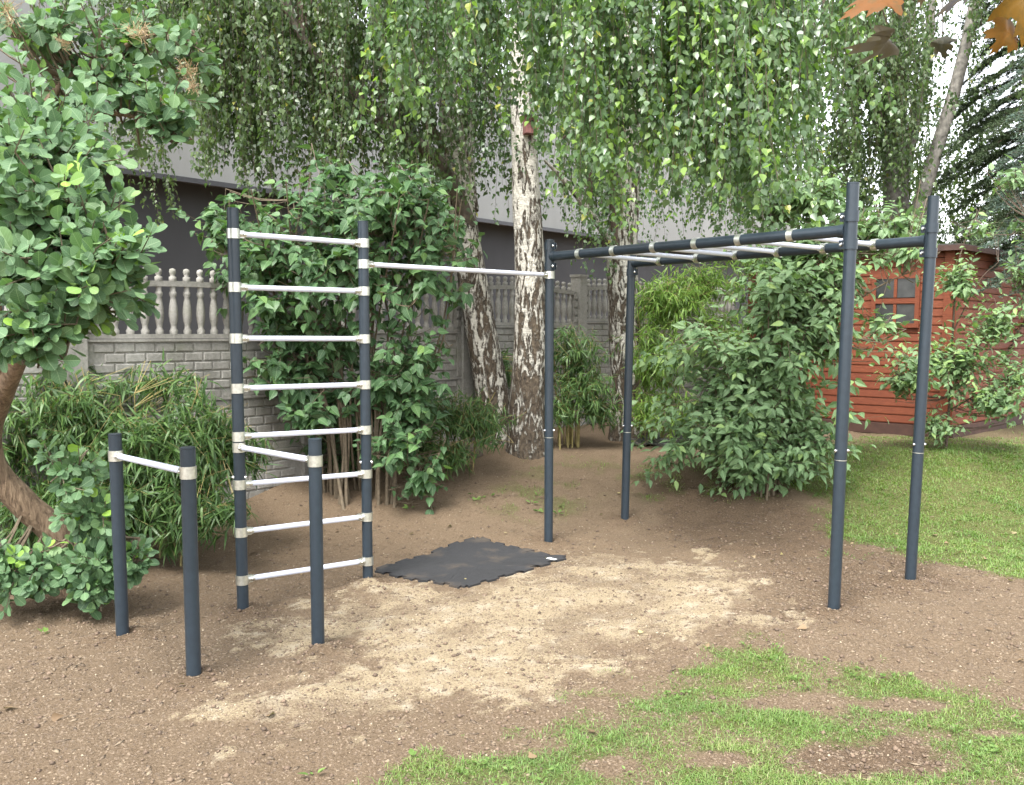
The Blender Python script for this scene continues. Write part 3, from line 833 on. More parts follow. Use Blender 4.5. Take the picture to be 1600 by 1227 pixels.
wht = ramp(n, len_, [(.30, (.16, .145, .12)), (.40, (.46, .435, .375)), (.7, (.58, .55, .48))])
n.links.new(mixc(n, msk, cork, wht), b.inputs['Base Color']); b.inputs['Roughness'].default_value = .75; b.inputs['Specular IOR Level'].default_value = .3
bump(n, b, mth(n, 'ADD', mth(n, 'MULTIPLY', msk, .7), mth(n, 'MULTIPLY', n2_, .9)), 1.0, .03)


M_LIMB = simple('dark_limb_bark', (.105, .088, .068), .85, 0, .6, 16, .6)
M_BIRCH_BACKLIT = simple('grey_backlit_birch_bark', (.20, .185, .16), .8, 0, .55, 14, .6)  # greyer birch bark, the backlit darkness against the sky put into its colour


def trunk(name, pts, rads, m, par, sides=28, n_=70, rough=.05, flare=0):
    pth = bez(pts, n_); tt = np.linspace(0, 1, len(pth)); rr = np.interp(tt, np.linspace(0, 1, len(rads)), rads)
    rr = rr * (1 + flare * np.exp(-tt * 28)); q = MB().tube(pth, rr, sides)
    vs_ = np.array(q.v); c_ = np.repeat(pth, sides, 0); d = vs_ - c_; an = np.tile(np.linspace(0, 2 * np.pi, sides, endpoint=False), len(pth)); zz = np.repeat(np.arange(len(pth)), sides)
    nz = fbm(np.cos(an) * 2.2 + 7 + zz * .10, np.sin(an) * 2.2 + 3 + zz * .13, 4, 2) - .5
    vs_ = c_ + d * (1 + 2 * rough * nz)[:, None]; q.v = [tuple(x) for x in vs_]
    return q.build(name, m, par, True, 80)


# ------------------------------------------------------------------ birches
class Tree:
    def __init__(s, name, base, label, cat='tree', group=None):
        s.root = empty(name, base, label, cat, group); s.L = Leaves(); s.tw = MB(); s.br = MB()
    def curtain(s, x0, x1, ybot, ytop, Y, dY, n, leaf=.05, rag=60, attach=None, gap=.026, vm=None):
        """strands that hang from a bough between pixels x0 and x1; each keeps its own depth and length"""
        a = P(x0, ytop, Y); c = P(x1, ytop, Y); mid = (a + c) / 2
        bo = bez([a + V(0, rng.normal(0, .2), -.1), mid + V(0, 0, .15), c + V(0, rng.normal(0, .2), -.12)], 12)
        s.br.tube(bo, np.linspace(.014, .006, len(bo)), 5)
        if attach is not None:
            w = bez([attach, (attach * .55 + mid * .45) + V(0, 0, .35), mid + V(0, 0, .13)], 14); s.br.tube(w, np.linspace(.035, .012, len(w)), 6)
        cl = [(rng.random(), rng.normal(0, dY), rng.normal(0, .14), rng.normal(0, 30), .03 + .05 * rng.random()) for _ in range(max(3, n // 7))]
        for _ in range(n):
            q_ = cl[rng.integers(len(cl))]; f_ = float(np.clip(q_[0] + rng.normal(0, q_[4]), 0, 1)) if rng.random() < .8 else rng.random(); k_ = f_ * (len(bo) - 1); i = min(int(k_), len(bo) - 2); st = bo[i] + (bo[i + 1] - bo[i]) * (k_ - i)
            st = st + V(rng.normal(0, .05), q_[1] + rng.normal(0, dY * .4), rng.normal(0, .12))
            edge = 1 - .25 * abs(2 * f_ - 1) ** 2
            zb = P(800, ybot + q_[3] - abs(rng.normal(0, rag * 1.45)) - (1 - edge) * 120, st[1])[2]
            ln = max(.25, st[2] - zb); ln = min(ln, 3.2)
            nl = int(ln / gap); sw = (rng.normal(0, .10, 2) + V(.07, 0)) * ln; cur = rng.normal(0, .035, 2)
            t = np.linspace(.02, 1, nl); px = st[0] + sw[0] * t + cur[0] * np.sin(t * 5); py = st[1] + sw[1] * t + cur[1] * np.sin(t * 4)
            path = np.stack([px, py, st[2] - ln * t], 1)
            j = rng.integers(0, nl, max(2, nl)); pp = path[np.sort(j)]
            az = rng.random(len(pp)) * 2 * np.pi; outd = np.stack([np.cos(az), np.sin(az), 0 * az], 1)
            ax = outd * rng.uniform(.25, .9, len(pp))[:, None] + V(0, 0, -.8) + rng.normal(0, .2, (len(pp), 3))
            no = np.stack([-np.sin(az), np.cos(az), 0 * az], 1) * rng.normal(0, .5, len(pp))[:, None] + outd * .6 + V(0, -.25, .5) + rng.normal(0, .35, (len(pp), 3))
            z = leaf * rng.uniform(.55, 1.2, len(pp))
            s.L.add(pp + outd * .018, ax, no, z, np.where(rng.random(len(pp)) < .008, 1.0, np.clip(rng.normal((.5 if vm is None else vm) + q_[2], .25, len(pp)), 0, .955)))
            s.tw.tube(path[::max(1, nl // 5)] if nl > 6 else path[[0, -1]], .0016, 3, False)
    def finish(s, temps, m, singles=0):
        s.L.build(temps, m, s.root, 'crown', singles, T_BIRCH_FAR)
        if s.br.v: s.br.build('branch', M_TWIG, s.root, True)
        if s.tw.v: s.tw.build('hanging_twigs', M_TWIG, s.root)['kind'] = 'stuff'


def base_on(px, py, Y):
    q = P(px, py, Y); return V(q[0], q[1], GA(q[0], q[1]))


# birch leaning to the left
bs = base_on(778, 690, 9.7)
t1_ = Tree('birch_tree', bs, 'leaning birch with a long limb to the left, left of the three front birches')
pts = [bs - V(0, 0, .15), P(768, 610, 9.7), P(748, 500, 9.65), P(732, 400, 9.6), P(716, 300, 9.6), P(704, 190, 9.6), P(694, 60, 9.6), P(688, -120, 9.6), P(684, -300, 9.6)]
trunk('trunk', pts, [.21, .18, .165, .155, .14, .115, .10, .09, .06], M_BIRCH, t1_.root, 28, 80, .07, .25)
trunk('limb', [P(733, 352, 9.55), P(700, 275, 9.3), P(655, 225, 9.0), P(598, 190, 8.75), P(540, 130, 8.6), P(470, 55, 8.45), P(430, -60, 8.4)], [.085, .07, .06, .05, .045, .038, .025], M_LIMB, t1_.root, 14, 40, .06)
trunk('limb', [P(738, 330, 9.62), P(733, 260, 9.75), P(738, 150, 9.9), P(750, 0, 10), P(752, -150, 10)], [.07, .06, .055, .05, .035], M_BIRCH, t1_.root, 12, 30, .05)
trunk('limb', [P(706, 250, 9.6), P(680, 210, 9.4), P(655, 150, 9.2), P(640, 60, 9.0), P(632, -60, 8.9)], [.045, .04, .035, .03, .02], M_TWIG, t1_.root, 10, 30, .05)
lim = P(470, 55, 8.45)
for a in [(140, 205, 330, -60, 10.2, .3, 34, .056, 30, None), (195, 300, 235, -60, 9.6, .5, 90, .056, 60, None), (285, 360, 292, -50, 9.2, .4, 84, .058, 60, lim), (345, 440, 305, -40, 8.9, .5, 110, .058, 55, lim),
          (430, 500, 275, -40, 8.9, .5, 90, .058, 80, lim), (480, 560, 296, 20, 9.1, .5, 84, .058, 70, lim), (540, 640, 305, 10, 9.2, .6, 104, .058, 70, P(598, 190, 8.75)), (610, 700, 320, -30, 9.4, .5, 100, .058, 70, P(640, 60, 9)),
          (690, 770, 310, -30, 9.9, .5, 80, .056, 90, P(690, 60, 9.6)), (300, 700, 170, -80, 10.6, .8, 150, .062, 70, None), (300, 620, 80, -110, 9.0, .8, 90, .060, 40, None), (100, 330, 130, -90, 10.4, .5, 90, .06, 60, None)]:
    t1_.curtain(*a)
t1_.finish(T_BIRCH_NEAR, L_BIRCHD)

# straight birch in the middle
bs = base_on(824, 707, 9.2)
t2_ = Tree('birch_tree', bs, 'upright middle birch with dark furrowed base, the one carrying the bird box')
pts = [bs - V(0, 0, .2), P(824, 640, 9.2), P(828, 540, 9.2), P(828, 430, 9.2), P(823, 320, 9.2), P(818, 200, 9.2), P(816, 60, 9.2), P(814, -120, 9.2), P(812, -320, 9.2)]
trunk('trunk', pts, [.215, .185, .168, .155, .142, .125, .11, .10, .07], M_BIRCH, t2_.root, 30, 90, .07, .35)
up2 = P(815, -40, 9.2)
for a in [(570, 625, 255, -70, 6.2, .12, 20, .055, 40, None, .024, .62), (600, 720, 160, -80, 6.4, .3, 40, .055, 60, None, .021, .62), (700, 820, 125, -80, 6.2, .3, 46, .055, 50, up2, .021, .6), (730, 830, 330, -40, 9.6, .35, 50, .055, 90, up2),
          (810, 910, 200, -60, 6.6, .4, 56, .055, 60, up2, .021, .55), (840, 930, 330, -40, 10.2, .4, 70, .055, 80, None), (820, 890, 260, -70, 8.0, .3, 34, .058, 70, up2)]:
    t2_.curtain(*a)
t2_.finish(T_BIRCH_NEAR, L_BIRCH, 120)

# birch on the right of the three
bs = base_on(986, 690, 10.2)
t3_ = Tree('birch_tree', bs, 'birch right of the middle one, its leafy strands hanging over the monkey bars')
pts = [bs - V(0, 0, .2), P(984, 620, 10.2), P(976, 500, 10.2), P(972, 400, 10.2), P(978, 290, 10.2), P(984, 180, 10.2), P(988, 40, 10.2), P(990, -150, 10.2), P(992, -320, 10.2)]
trunk('trunk', pts, [.24, .21, .185, .17, .155, .14, .12, .10, .07], M_BIRCH, t3_.root, 30, 90, .07, .35)
trunk('limb', [P(966, 395, 10.15), P(920, 330, 9.9), P(880, 280, 9.7), P(850, 250, 9.6)], [.045, .04, .03, .012], M_BIRCH, t3_.root, 10, 20, .05)
trunk('limb', [P(964, 420, 10.12), P(958, 320, 10.05), P(955, 250, 10.0), P(940, 150, 9.9)], [.05, .045, .04, .02], M_TWIG, t3_.root, 10, 20, .05)
up3 = P(989, -40, 10.2)
for a in [(880, 960, 345, -60, 5.9, .18, 28, .055, 50, up3, .021, .55), (930, 1010, 260, -60, 6.1, .25, 38, .055, 70, up3, .021, .55), (985, 1080, 260, -70, 6.0, .25, 48, .055, 60, None, .021, .6), (1050, 1150, 305, -70, 5.9, .25, 54, .055, 50, up3, .021, .6),
          (1110, 1200, 350, -60, 6.0, .22, 44, .055, 60, None, .021, .6), (1170, 1240, 325, -60, 6.3, .25, 42, .055, 80, None, .021, .55), (1200, 1310, 240, -70, 6.5, .3, 50, .055, 70, up3, .021, .55),
          (860, 1000, 330, -20, 10.6, .4, 70, .055, 80, P(984, 160, 10.2)), (880, 990, 420, 200, 9.7, .25, 36, .05, 70, P(920, 330, 9.9)), (1000, 1130, 350, -30, 10.3, .5, 74, .055, 60, P(986, 100, 10.2)), (1100, 1260, 385, -20, 10.8, .5, 110, .056, 70, None), (1000, 1240, 400, 120, 12.0, .4, 80, .056, 60, None), (850, 970, 385, 140, 11.2, .3, 44, .052, 60, None), (900, 1250, 140, -90, 9.0, 1.0, 80, .06, 60, None)]:
    t3_.curtain(*a)
t3_.finish(T_BIRCH_NEAR, L_BIRCH, 180)

# birch group far right
bs = base_on(1405, 640, 14.0)
t4_ = Tree('birch_tree', bs, 'many-stemmed birch far behind the red shed, sky showing through it')
trunk('trunk', [bs - V(0, 0, .2), P(1404, 400, 14), P(1398, 260, 14), P(1402, 120, 14), P(1418, 0, 14), P(1424, -160, 14)], [.24, .2, .18, .16, .13, .09], M_BIRCH_BACKLIT, t4_.root, 18, 40, .06)
trunk('limb', [P(1400, 330, 14), P(1425, 210, 13.9), P(1448, 100, 13.8), P(1460, -60, 13.8)], [.1, .09, .075, .05], M_BIRCH_BACKLIT, t4_.root, 12, 24, .06)
trunk('limb', [P(1418, 480, 14), P(1432, 345, 13.6), P(1462, 240, 13.5), P(1492, 140, 13.4), P(1520, 20, 13.4), P(1536, -100, 13.4)], [.15, .12, .10, .09, .08, .05], M_BIRCH_BACKLIT, t4_.root, 14, 30, .06)
trunk('limb', [P(1400, 300, 14), P(1370, 190, 14.1), P(1338, 60, 14.2), P(1325, -100, 14.2)], [.08, .07, .06, .04], M_TWIG, t4_.root, 10, 24, .06)
trunk('limb', [P(1403, 220, 14), P(1350, 140, 13.4), P(1290, 60, 13), P(1230, 0, 12.8)], [.06, .05, .04, .03], M_TWIG, t4_.root, 10, 24, .06)
for a in [(1230, 1330, 340, 0, 13.2, .5, 100, .072, 70, P(1290, 60, 13)), (1300, 1400, 340, 20, 13.4, .5, 100, .072, 80, P(1398, 260, 14)), (1370, 1450, 350, 60, 13.2, .4, 70, .072, 80, None), (1400, 1490, 200, -30, 13.2, .4, 40, .07, 60, None),
          (1450, 1560, 320, 160, 14.6, .5, 70, .072, 60, None), (1240, 1400, 130, -60, 12.8, .6, 90, .07, 50, None), (1500, 1620, 150, -60, 12.8, .5, 70, .07, 50, None), (1230, 1430, 430, 220, 14.8, .6, 150, .075, 50, None), (1330, 1420, 220, -40, 12.9, .3, 40, .068, 50, None), (1420, 1560, 430, 260, 15.2, .5, 110, .075, 40, None)]:
    t4_.curtain(*a, .04)
t4_.finish(T_BIRCH_FAR, L_BIRCHD)

# ------------------------------------------------------------------ bird box on the middle birch
M_PINK = simple('faded_red_paint', (.20, .085, .075), .8, 0, .3, 25)
bc = P(829, 196, 9.03)
bx = empty('bird_box', bc, 'small faded red bird box fixed high on the middle birch trunk', 'bird box')
bd = nrm(V(.25, -1, 0)); bsd = V(-bd[1], bd[0], 0)
MB().box(bc, (.13, .11, .17), bsd, bd).build('box_body', M_PINK, bx)
MB().box(bc + V(0, 0, .10) + bd * .02, (.17, .17, .018), bsd, bd + V(0, 0, -.25), np.cross(bsd, nrm(bd + V(0, 0, -.25)))).build('box_roof', simple('dark_felt', (.05, .045, .04), .9), bx)
MB().tube([bc + bd * .054 + V(0, 0, .025), bc + bd * .058 + V(0, 0, .025)], .017, 16).build('entrance_hole', simple('hole_black', (.01, .01, .01), .9), bx)
MB().tube([bc + bd * .05 + V(0, 0, -.03), bc + bd * .095 + V(0, 0, -.03)], .005, 8).build('perch', M_TWIG, bx)


# ------------------------------------------------------------------ shrubs
def shrub(name, label, cat, base, blobs, nspr, nleaf, size, temps, m, stems, stem_m, slen=.35, droop=.35, singles=0, opp=False, up=1.0, vm=None, tw_r=.003, group=None, outw=1.0, pw=.45, nj=.45):
    root = empty(name, base, label, cat, group); L = Leaves(); tw = MB(); pts_all = []
    for st in stems:
        pth = bez(st[0], 18); pts_all.append(pth)
        rr = np.linspace(st[1], st[2], len(pth)); trunk('stem', st[0], [st[1], (st[1] + st[2]) / 2, st[2]], stem_m, root, 10, 18, .05)
    allp = np.vstack(pts_all)
    for tip, d, c in blob_points(blobs, nspr, pw):
        if rng.random() < .14: tip = c + (tip - c) * rng.uniform(1.1, 1.35)
        lean = nrm(d * outw + V(rng.normal(0, .3), -.25 + rng.normal(0, .3), .25 + rng.normal(0, .25)))
        l = slen * rng.uniform(.6, 1.25); st = tip - lean * l
        spray(L, tw, st, tip, max(3, int(nleaf * rng.uniform(.7, 1.3))), size * rng.uniform(.85, 1.12), droop, .9, up, nj, opp, vm, tw_r)
        dd = np.linalg.norm(allp - st, axis=1) + np.where(allp[:, 2] > st[2] + .05, 1.0, 0) ; q = allp[np.argmin(dd)]
        if np.linalg.norm(q - st) < 1.6:
            tw.tube(bez([q, (q + st) / 2 + V(0, 0, -.04), st], 5), [tw_r * 1.7, tw_r * 1.5, tw_r * 1.3, tw_r * 1.15, tw_r][:len(bez([q, (q + st) / 2, st], 5))], 3, False)
    L.build(temps, m, root, 'foliage', singles)
    tw.build('twigs', stem_m, root)['kind'] = 'stuff'
    return root


# the broad-leaved shrub behind the ladder
bs = base_on(560, 786, 7.9); st = []
for i in range(34):
    a = rng.uniform(-1, 1); q = base_on(560 + a * 62 + rng.normal(0, 6), 782, 7.9 + rng.normal(0, .14))
    tx = 545 + a * 150 + rng.normal(0, 30); ty = rng.uniform(280, 470)
    st.append(([q - V(0, 0, .08), P(558 + a * 72 + rng.normal(0, 8), 660, 7.88), P((tx + 558 + a * 80) / 2 + rng.normal(0, 10), 530, 7.8), P(tx, ty, 7.6 + rng.normal(0, .25))], rng.uniform(.010, .02), .005))
shrub('broadleaf_shrub', 'large dark green shrub with heart-shaped leaves behind the ladder', 'shrub', bs,
      [(520, 400, 7.45, (.85, .55, .62), 3.2), (650, 400, 7.6, (.55, .5, .62), 1.7), (400, 410, 7.6, (.45, .45, .60), 1.5), (560, 320, 7.5, (.80, .5, .35), 1.8), (640, 300, 7.8, (.45, .4, .30), .8), (350, 345, 7.8, (.32, .3, .2), .5), (640, 560, 7.65, (.38, .45, .50), 1.0), (610, 680, 7.55, (.30, .3, .35), .55),
       (430, 560, 7.6, (.28, .35, .35), .45), (520, 620, 7.9, (.40, .2, .30), .35), (700, 360, 8.2, (.30, .3, .25), .5), (525, 270, 7.7, (.45, .3, .14), .4), (480, 540, 8.25, (.55, .15, .40), 1.5), (600, 600, 8.25, (.50, .15, .45), 1.5), (480, 640, 7.65, (.25, .2, .14), .4), (660, 740, 7.6, (.2, .2, .14), .3), (580, 600, 7.6, (.25, .2, .2), .35), (440, 500, 7.7, (.3, .3, .25), .5), (520, 520, 7.75, (.5, .2, .2), .8), (540, 690, 8.2, (.5, .12, .35), 1.0), (650, 640, 7.75, (.28, .3, .4), .8), (470, 580, 7.75, (.3, .2, .25), .5)],
      1120, 9, .100, T_HEART, L_BIG, st, M_STEM, .36, .55, 300, True, 1.0)

# light ovate shrub right of the monkey bars: canes rise from the foot, arch over and droop
bs = base_on(1190, 762, 8.25)
root = empty('ovate_shrub', bs, 'loose light green shrub with small pointed leaves reaching the soil beside the lawn', 'shrub'); L = Leaves(); tw = MB()
for i in range(60):
    az = rng.uniform(0, 2 * np.pi); rad = rng.uniform(.3, 1.15); hi = rng.uniform(.5, 2.3) * (1.12 - .28 * rad); dv = V(math.cos(az) * (.98 if math.cos(az) < 0 else .70), math.sin(az) * .5 - .02, 0)
    b0 = bs + V(rng.normal(0, .09), rng.normal(0, .07), -.05); drop = hi * rng.uniform(.0, .5) * rad
    tip = b0 + dv * rad * .95 + V(-.06, 0, max(.10, hi - drop)); cane = bez([b0, b0 + dv * rad * .22 + V(0, 0, hi * .55), b0 + dv * rad * .56 + V(-.03, 0, hi), tip], 21)
    tw_c = MB().tube(cane, np.linspace(.010, .0025, len(cane)), 6).build('cane', M_STEM, root, True)
    for k_ in range(4, len(cane)):
        for rep in range(2 if rng.random() < .5 else 1):
            out = nrm(V(rng.normal(0, .7), rng.normal(-.25, .6), rng.normal(.05, .35)) + dv * .6); l = rng.uniform(.14, .34)
            spray(L, tw, cane[k_], cane[k_] + out * l, rng.integers(5, 10), .099 * rng.uniform(.8, 1.15), .4, .9, 1.0, .45, True, None, .002)
for i in range(70):                                             # low shoots that sweep the ground on the lawn side
    px = rng.uniform(1095, 1335); q = P(px, rng.uniform(680, 752), rng.uniform(7.7, 8.1)); q[2] = max(q[2], GA(q[0], q[1]) + .05); st_ = q + nrm(bs + V(0, 0, .35) - q) * rng.uniform(.25, .4)
    spray(L, tw, st_, q, rng.integers(7, 12), .094, .3, .9, 1.0, .45, True, .6, .0022)
L.build(T_OVATE, L_OV, root, 'foliage', 300); tw.build('twigs', M_STEM, root)['kind'] = 'stuff'

# arching lilac-like shrub before the shed
bs = base_on(1232, 680, 8.6)
st = [([bs - V(0, 0, .06), P(1238, 620, 8.6), P(1256, 540, 8.5), P(1290, 470, 8.4), P(1330, 400, 8.3)], .032, .008), ([bs + V(.04, 0, -.06), P(1232, 600, 8.6), P(1225, 480, 8.5), P(1240, 360, 8.5), P(1250, 280, 8.4)], .026, .006),
      ([P(1262, 525, 8.5), P(1310, 490, 8.3), P(1370, 450, 8.1), P(1410, 430, 8.0)], .014, .004), ([P(1250, 560, 8.55), P(1300, 545, 8.2), P(1345, 530, 8.0)], .012, .004)]
shrub('arching_shrub', 'tall arching shrub with larger light leaves, over the left side of the shed', 'shrub', bs,
      [(1265, 300, 8.4, (.42, .4, .28), 1.5), (1360, 350, 8.3, (.50, .4, .25), 1.3), (1310, 430, 8.2, (.36, .4, .30), 1.2), (1415, 385, 8.0, (.18, .3, .14), .3), (1230, 400, 8.5, (.35, .4, .40), 1.3), (1380, 500, 8.0, (.26, .25, .08), .25), (1300, 530, 8.2, (.34, .3, .18), .6), (1210, 310, 8.6, (.3, .3, .25), .6), (1420, 345, 8.2, (.22, .3, .15), .4), (1220, 480, 8.4, (.34, .35, .35), 1.2), (1280, 470, 8.1, (.34, .3, .3), .9), (1190, 580, 8.4, (.3, .3, .4), .8), (1240, 440, 8.2, (.3, .3, .3), .9), (1290, 370, 8.2, (.36, .3, .22), .9)],
      760, 9, .105, T_OVATE, L_OV, st, M_STEM, .38, .55, 200, False, 1.0, .6, .003)

# young open shrub in front of the shed
bs = base_on(1478, 700, 9.6)
st = [([bs - V(0, 0, .06), P(1484, 620, 9.6), P(1490, 500, 9.55), P(1500, 400, 9.5), P(1532, 325, 9.5)], .016, .003), ([P(1486, 610, 9.6), P(1530, 540, 9.4), P(1590, 470, 9.2)], .009, .003), ([P(1488, 560, 9.6), P(1440, 590, 9.4), P(1390, 590, 9.3)], .008, .003),
      ([P(1486, 640, 9.6), P(1540, 610, 9.3), P(1600, 590, 9.2)], .009, .003), ([P(1488, 520, 9.6), P(1530, 440, 9.5), P(1560, 410, 9.4)], .007, .003)]
shrub('young_shrub', 'thin young open-branched shrub in front of the red shed wall', 'shrub', bs,
      [(1500, 560, 9.4, (.50, .45, .50), 2.2), (1560, 620, 9.2, (.40, .4, .26), 1.1), (1500, 430, 9.5, (.28, .3, .30), .8), (1420, 590, 9.3, (.40, .35, .14), .8), (1560, 500, 9.3, (.32, .3, .28), .8), (1533, 350, 9.5, (.10, .1, .28), .25), (1470, 660, 9.4, (.3, .3, .12), .3), (1425, 560, 9.3, (.28, .3, .12), .3), (1590, 580, 9.2, (.3, .3, .3), .6)],
      430, 9, .086, T_OVATE, L_OV, st, M_TWIG, .34, .25, 150, True, 1.1, .7, .0022)

# twigs that reach in at the right edge
bs = base_on(1690, 720, 8.0)
st = [([bs - V(0, 0, .05), P(1680, 560, 8.0), P(1650, 430, 7.9), P(1610, 340, 7.8)], .02, .005), ([P(1668, 500, 8), P(1630, 470, 7.9), P(1590, 440, 7.8)], .01, .004)]
shrub('edge_shrub', 'shrub whose leafy twigs reach in at the right edge of the view', 'shrub', bs,
      [(1612, 420, 7.8, (.20, .3, .40), 1), (1590, 270, 8.0, (.20, .3, .12), .5), (1605, 340, 7.9, (.2, .3, .2), .5)], 60, 9, .09, T_OVATE, L_OV, st, M_TWIG, .3, .4, 40, True, 1.0, .5)

# ------------------------------------------------------------------ smoke bush on the left
tb = base_on(128, 900, 5.75)
sb = [([tb - V(0, 0, .12), P(92, 842, 5.7), P(40, 790, 5.6), P(-8, 735, 5.5), P(-18, 680, 5.4), P(2, 620, 5.2), P(24, 570, 5.0), P(60, 480, 4.8), P(110, 380, 4.7)], .105, .035), ([P(10, 600, 5.15), P(-10, 480, 4.7), P(20, 330, 4.4), P(60, 200, 4.5)], .05, .02),
      ([P(30, 545, 5.0), P(80, 420, 4.4), P(140, 360, 4.0)], .03, .01), ([P(-10, 480, 4.7), P(60, 250, 4.8), P(150, 180, 5.0), P(250, 190, 5.1)], .03, .008), ([P(20, 330, 4.4), P(80, 150, 4.9), P(200, 70, 5.2), P(300, 40, 5.3)], .025, .008), ([tb + V(.02, 0, .02), P(120, 800, 5.5), P(90, 740, 5.3)], .015, .006), ([tb + V(.05, 0, 0), P(190, 850, 5.5), P(220, 840, 5.4)], .012, .006)]
root = empty('smoke_bush', tb, 'big smoke bush with round grey-green leaves and bent trunk at the left edge', 'shrub')
L = Leaves(); tw = MB(); allp = []
for pth, r0, r1 in sb:
    trunk('trunk' if r0 > .1 else 'limb', pth, [r0, (r0 + r1) / 2, r1], M_BARK, root, 16 if r0 > .04 else 9, 40, .08); allp.append(bez(pth, 24))
allp = np.vstack(allp)
SMB = [(60, 420, 3.75, (.30, .35, .33), 2.0), (140, 440, 3.7, (.22, .3, .25), 1.3), (30, 300, 3.9, (.30, .35, .32), 1.6), (90, 250, 4.1, (.34, .35, .30), 1.5), (50, 180, 4.3, (.32, .4, .30), 1.3), (120, 340, 3.9, (.30, .3, .25), 1.2), (40, 520, 3.6, (.18, .2, .14), .7), (175, 400, 3.7, (.14, .2, .16), .5),
       (120, 130, 5.0, (.48, .4, .32), 1.1), (230, 150, 5.1, (.38, .4, .24), .8), (60, 40, 4.9, (.42, .4, .28), .85), (200, 60, 5.2, (.46, .4, .26), .8), (290, 60, 5.2, (.18, .3, .14), .45), (270, 185, 5.0, (.16, .2, .10), .35),
       (60, 890, 5.3, (.34, .3, .16), 1.3), (150, 880, 5.3, (.30, .25, .16), 1.2), (150, 920, 5.2, (.12, .12, .08), .35), (110, 735, 5.25, (.17, .16, .17), .7), (150, 800, 5.3, (.24, .2, .16), .8), (205, 880, 5.3, (.14, .12, .12), .4), (0, 880, 5.2, (.2, .2, .16), .5)]
for tip, d, c in blob_points(SMB, 860, .6):
    if rng.random() < .16: tip = c + (tip - c) * rng.uniform(1.15, 1.5)
    low = tip[2] < 1.0
    ax = nrm(d * .9 + V(.25, -.55, .30) + rng.normal(0, .3, 3)); n_ = rng.integers(6, 11); l = .16 * rng.uniform(.7, 1.3)
    # a rosette: leaves spiral out along the last stretch of a shoot
    an = np.arange(n_) * 2.4 + rng.random() * 6; u = nrm(np.cross(ax, V(.3, .2, 1))); w = np.cross(ax, u); tt = np.linspace(0, 1, n_)
    rad = np.cos(an)[:, None] * u + np.sin(an)[:, None] * w
    la = rad * (1.0 - .55 * tt)[:, None] + ax * (.25 + .8 * tt)[:, None] + V(0, 0, -.15) + rng.normal(0, .15, (n_, 3))
    no = ax * 1.0 - rad * .25 + V(0, -.35, .55) + rng.normal(0, .3, (n_, 3)); z = .083 * rng.uniform(.6, 1.15, n_) * (1.06 - .3 * tt)
    young = rng.random() < .10
    vv = np.clip(rng.normal(.9, .1, n_), .7, 1) if young else np.clip(rng.normal(.42, .22, n_), 0, .88)
    ps = tip - ax * l * (1 - tt)[:, None]; L.add(ps + nrm(la) * z[:, None] * .35, la, no, z, vv)
    st = tip - ax * l; tw.tube([st, tip], [.004, .002], 4, False)
    q = allp[np.argmin(np.linalg.norm(allp - st, axis=1))]
    if np.linalg.norm(q - st) < 1.2: tw.tube(bez([q, (q + st) / 2 + V(0, 0, -.05), st], 6), np.linspace(.008, .004, len(bez([q, (q + st) / 2, st], 6))), 4, False)
L.build(T_SMOKE, L_SMOKE, root, 'foliage', 300, T_SMOKE_LOW, 3.9)
tw.build('twigs', M_STEM, root)['kind'] = 'stuff'
# feathery seed plumes
M_PLUME = simple('tan_plume', (.42, .30, .17), .9, 0, .3, 30)
for px, py, Y, r in [(12, 22, 4.6, .10), (215, 52, 5.0, .09), (292, 112, 5.0, .07), (252, 160, 4.95, .05), (300, 135, 5.0, .05), (100, 68, 4.8, .05)]:
    q = MB(); c = P(px, py, Y)
    for i in range(70):
        d = nrm(rng.normal(size=3) + V(.2, -.1, .3)); a = c + rng.normal(0, r * .25, 3); q.tube([a, a + d * r * .4 + rng.normal(0, .006, 3), a + d * r * rng.uniform(.6, 1)], .0009, 3, False)
    q.build('seed_plume', M_PLUME, root)


# ------------------------------------------------------------------ bamboo
def bamboo(label, base_px, Y, blobs, nspr, m, culms, size=.105, nl=10, cm=M_CULM):
    bs = base_on(*base_px, Y); root = empty('bamboo', bs, label, 'bamboo', 'bamboo clumps along the fence'); L = Leaves(); tw = MB(); cu = []
    for i in range(culms[0]):
        a = rng.uniform(-1, 1); g = base_on(culms[1] + a * culms[2], base_px[1], Y + rng.normal(0, .12)); ty = rng.uniform(*culms[3])
        pth = [g - V(0, 0, .05), P(culms[1] + a * culms[2] * 1.2, (base_px[1] + ty) / 2, Y), P(culms[1] + a * culms[2] * 1.9, ty, Y - .1)]
        MB().tube(bez(pth, 10), np.linspace(.008, .003, len(bez(pth, 10))), 6).build('culm', cm, root, True); cu.append(bez(pth, 10))
    allp = np.vstack(cu)
    for tip, d, c in blob_points(blobs, nspr, .5):
        lean = nrm(d * .6 + V(rng.normal(0, .5), -.35 + rng.normal(0, .3), .15 + rng.normal(0, .35))); n_ = int(nl * rng.uniform(.6, 1.4)); l = rng.uniform(.14, .32)
        t = rng.random(n_); pos_ = tip - lean * l * (1 - t)[:, None]
        ax = lean * .7 + rng.normal(0, .55, (n_, 3)) + V(0, -.1, -.55); no = V(0, -.2, 1) + rng.normal(0, .45, (n_, 3))
        L.add(pos_, ax, no, size * rng.uniform(.55, 1.25, n_)); tw.tube([tip - lean * l, tip], [.0018, .001], 3, False)
        if rng.random() < .35:
            st = tip - lean * l; q = allp[np.argmin(np.linalg.norm(allp - st, axis=1))]
            if np.linalg.norm(q - st) < .8: tw.tube([q, st], [.003, .0018], 3, False)
    L.build(T_BAMBOO, m, root, 'foliage'); tw.build('twigs', cm, root)['kind'] = 'stuff'


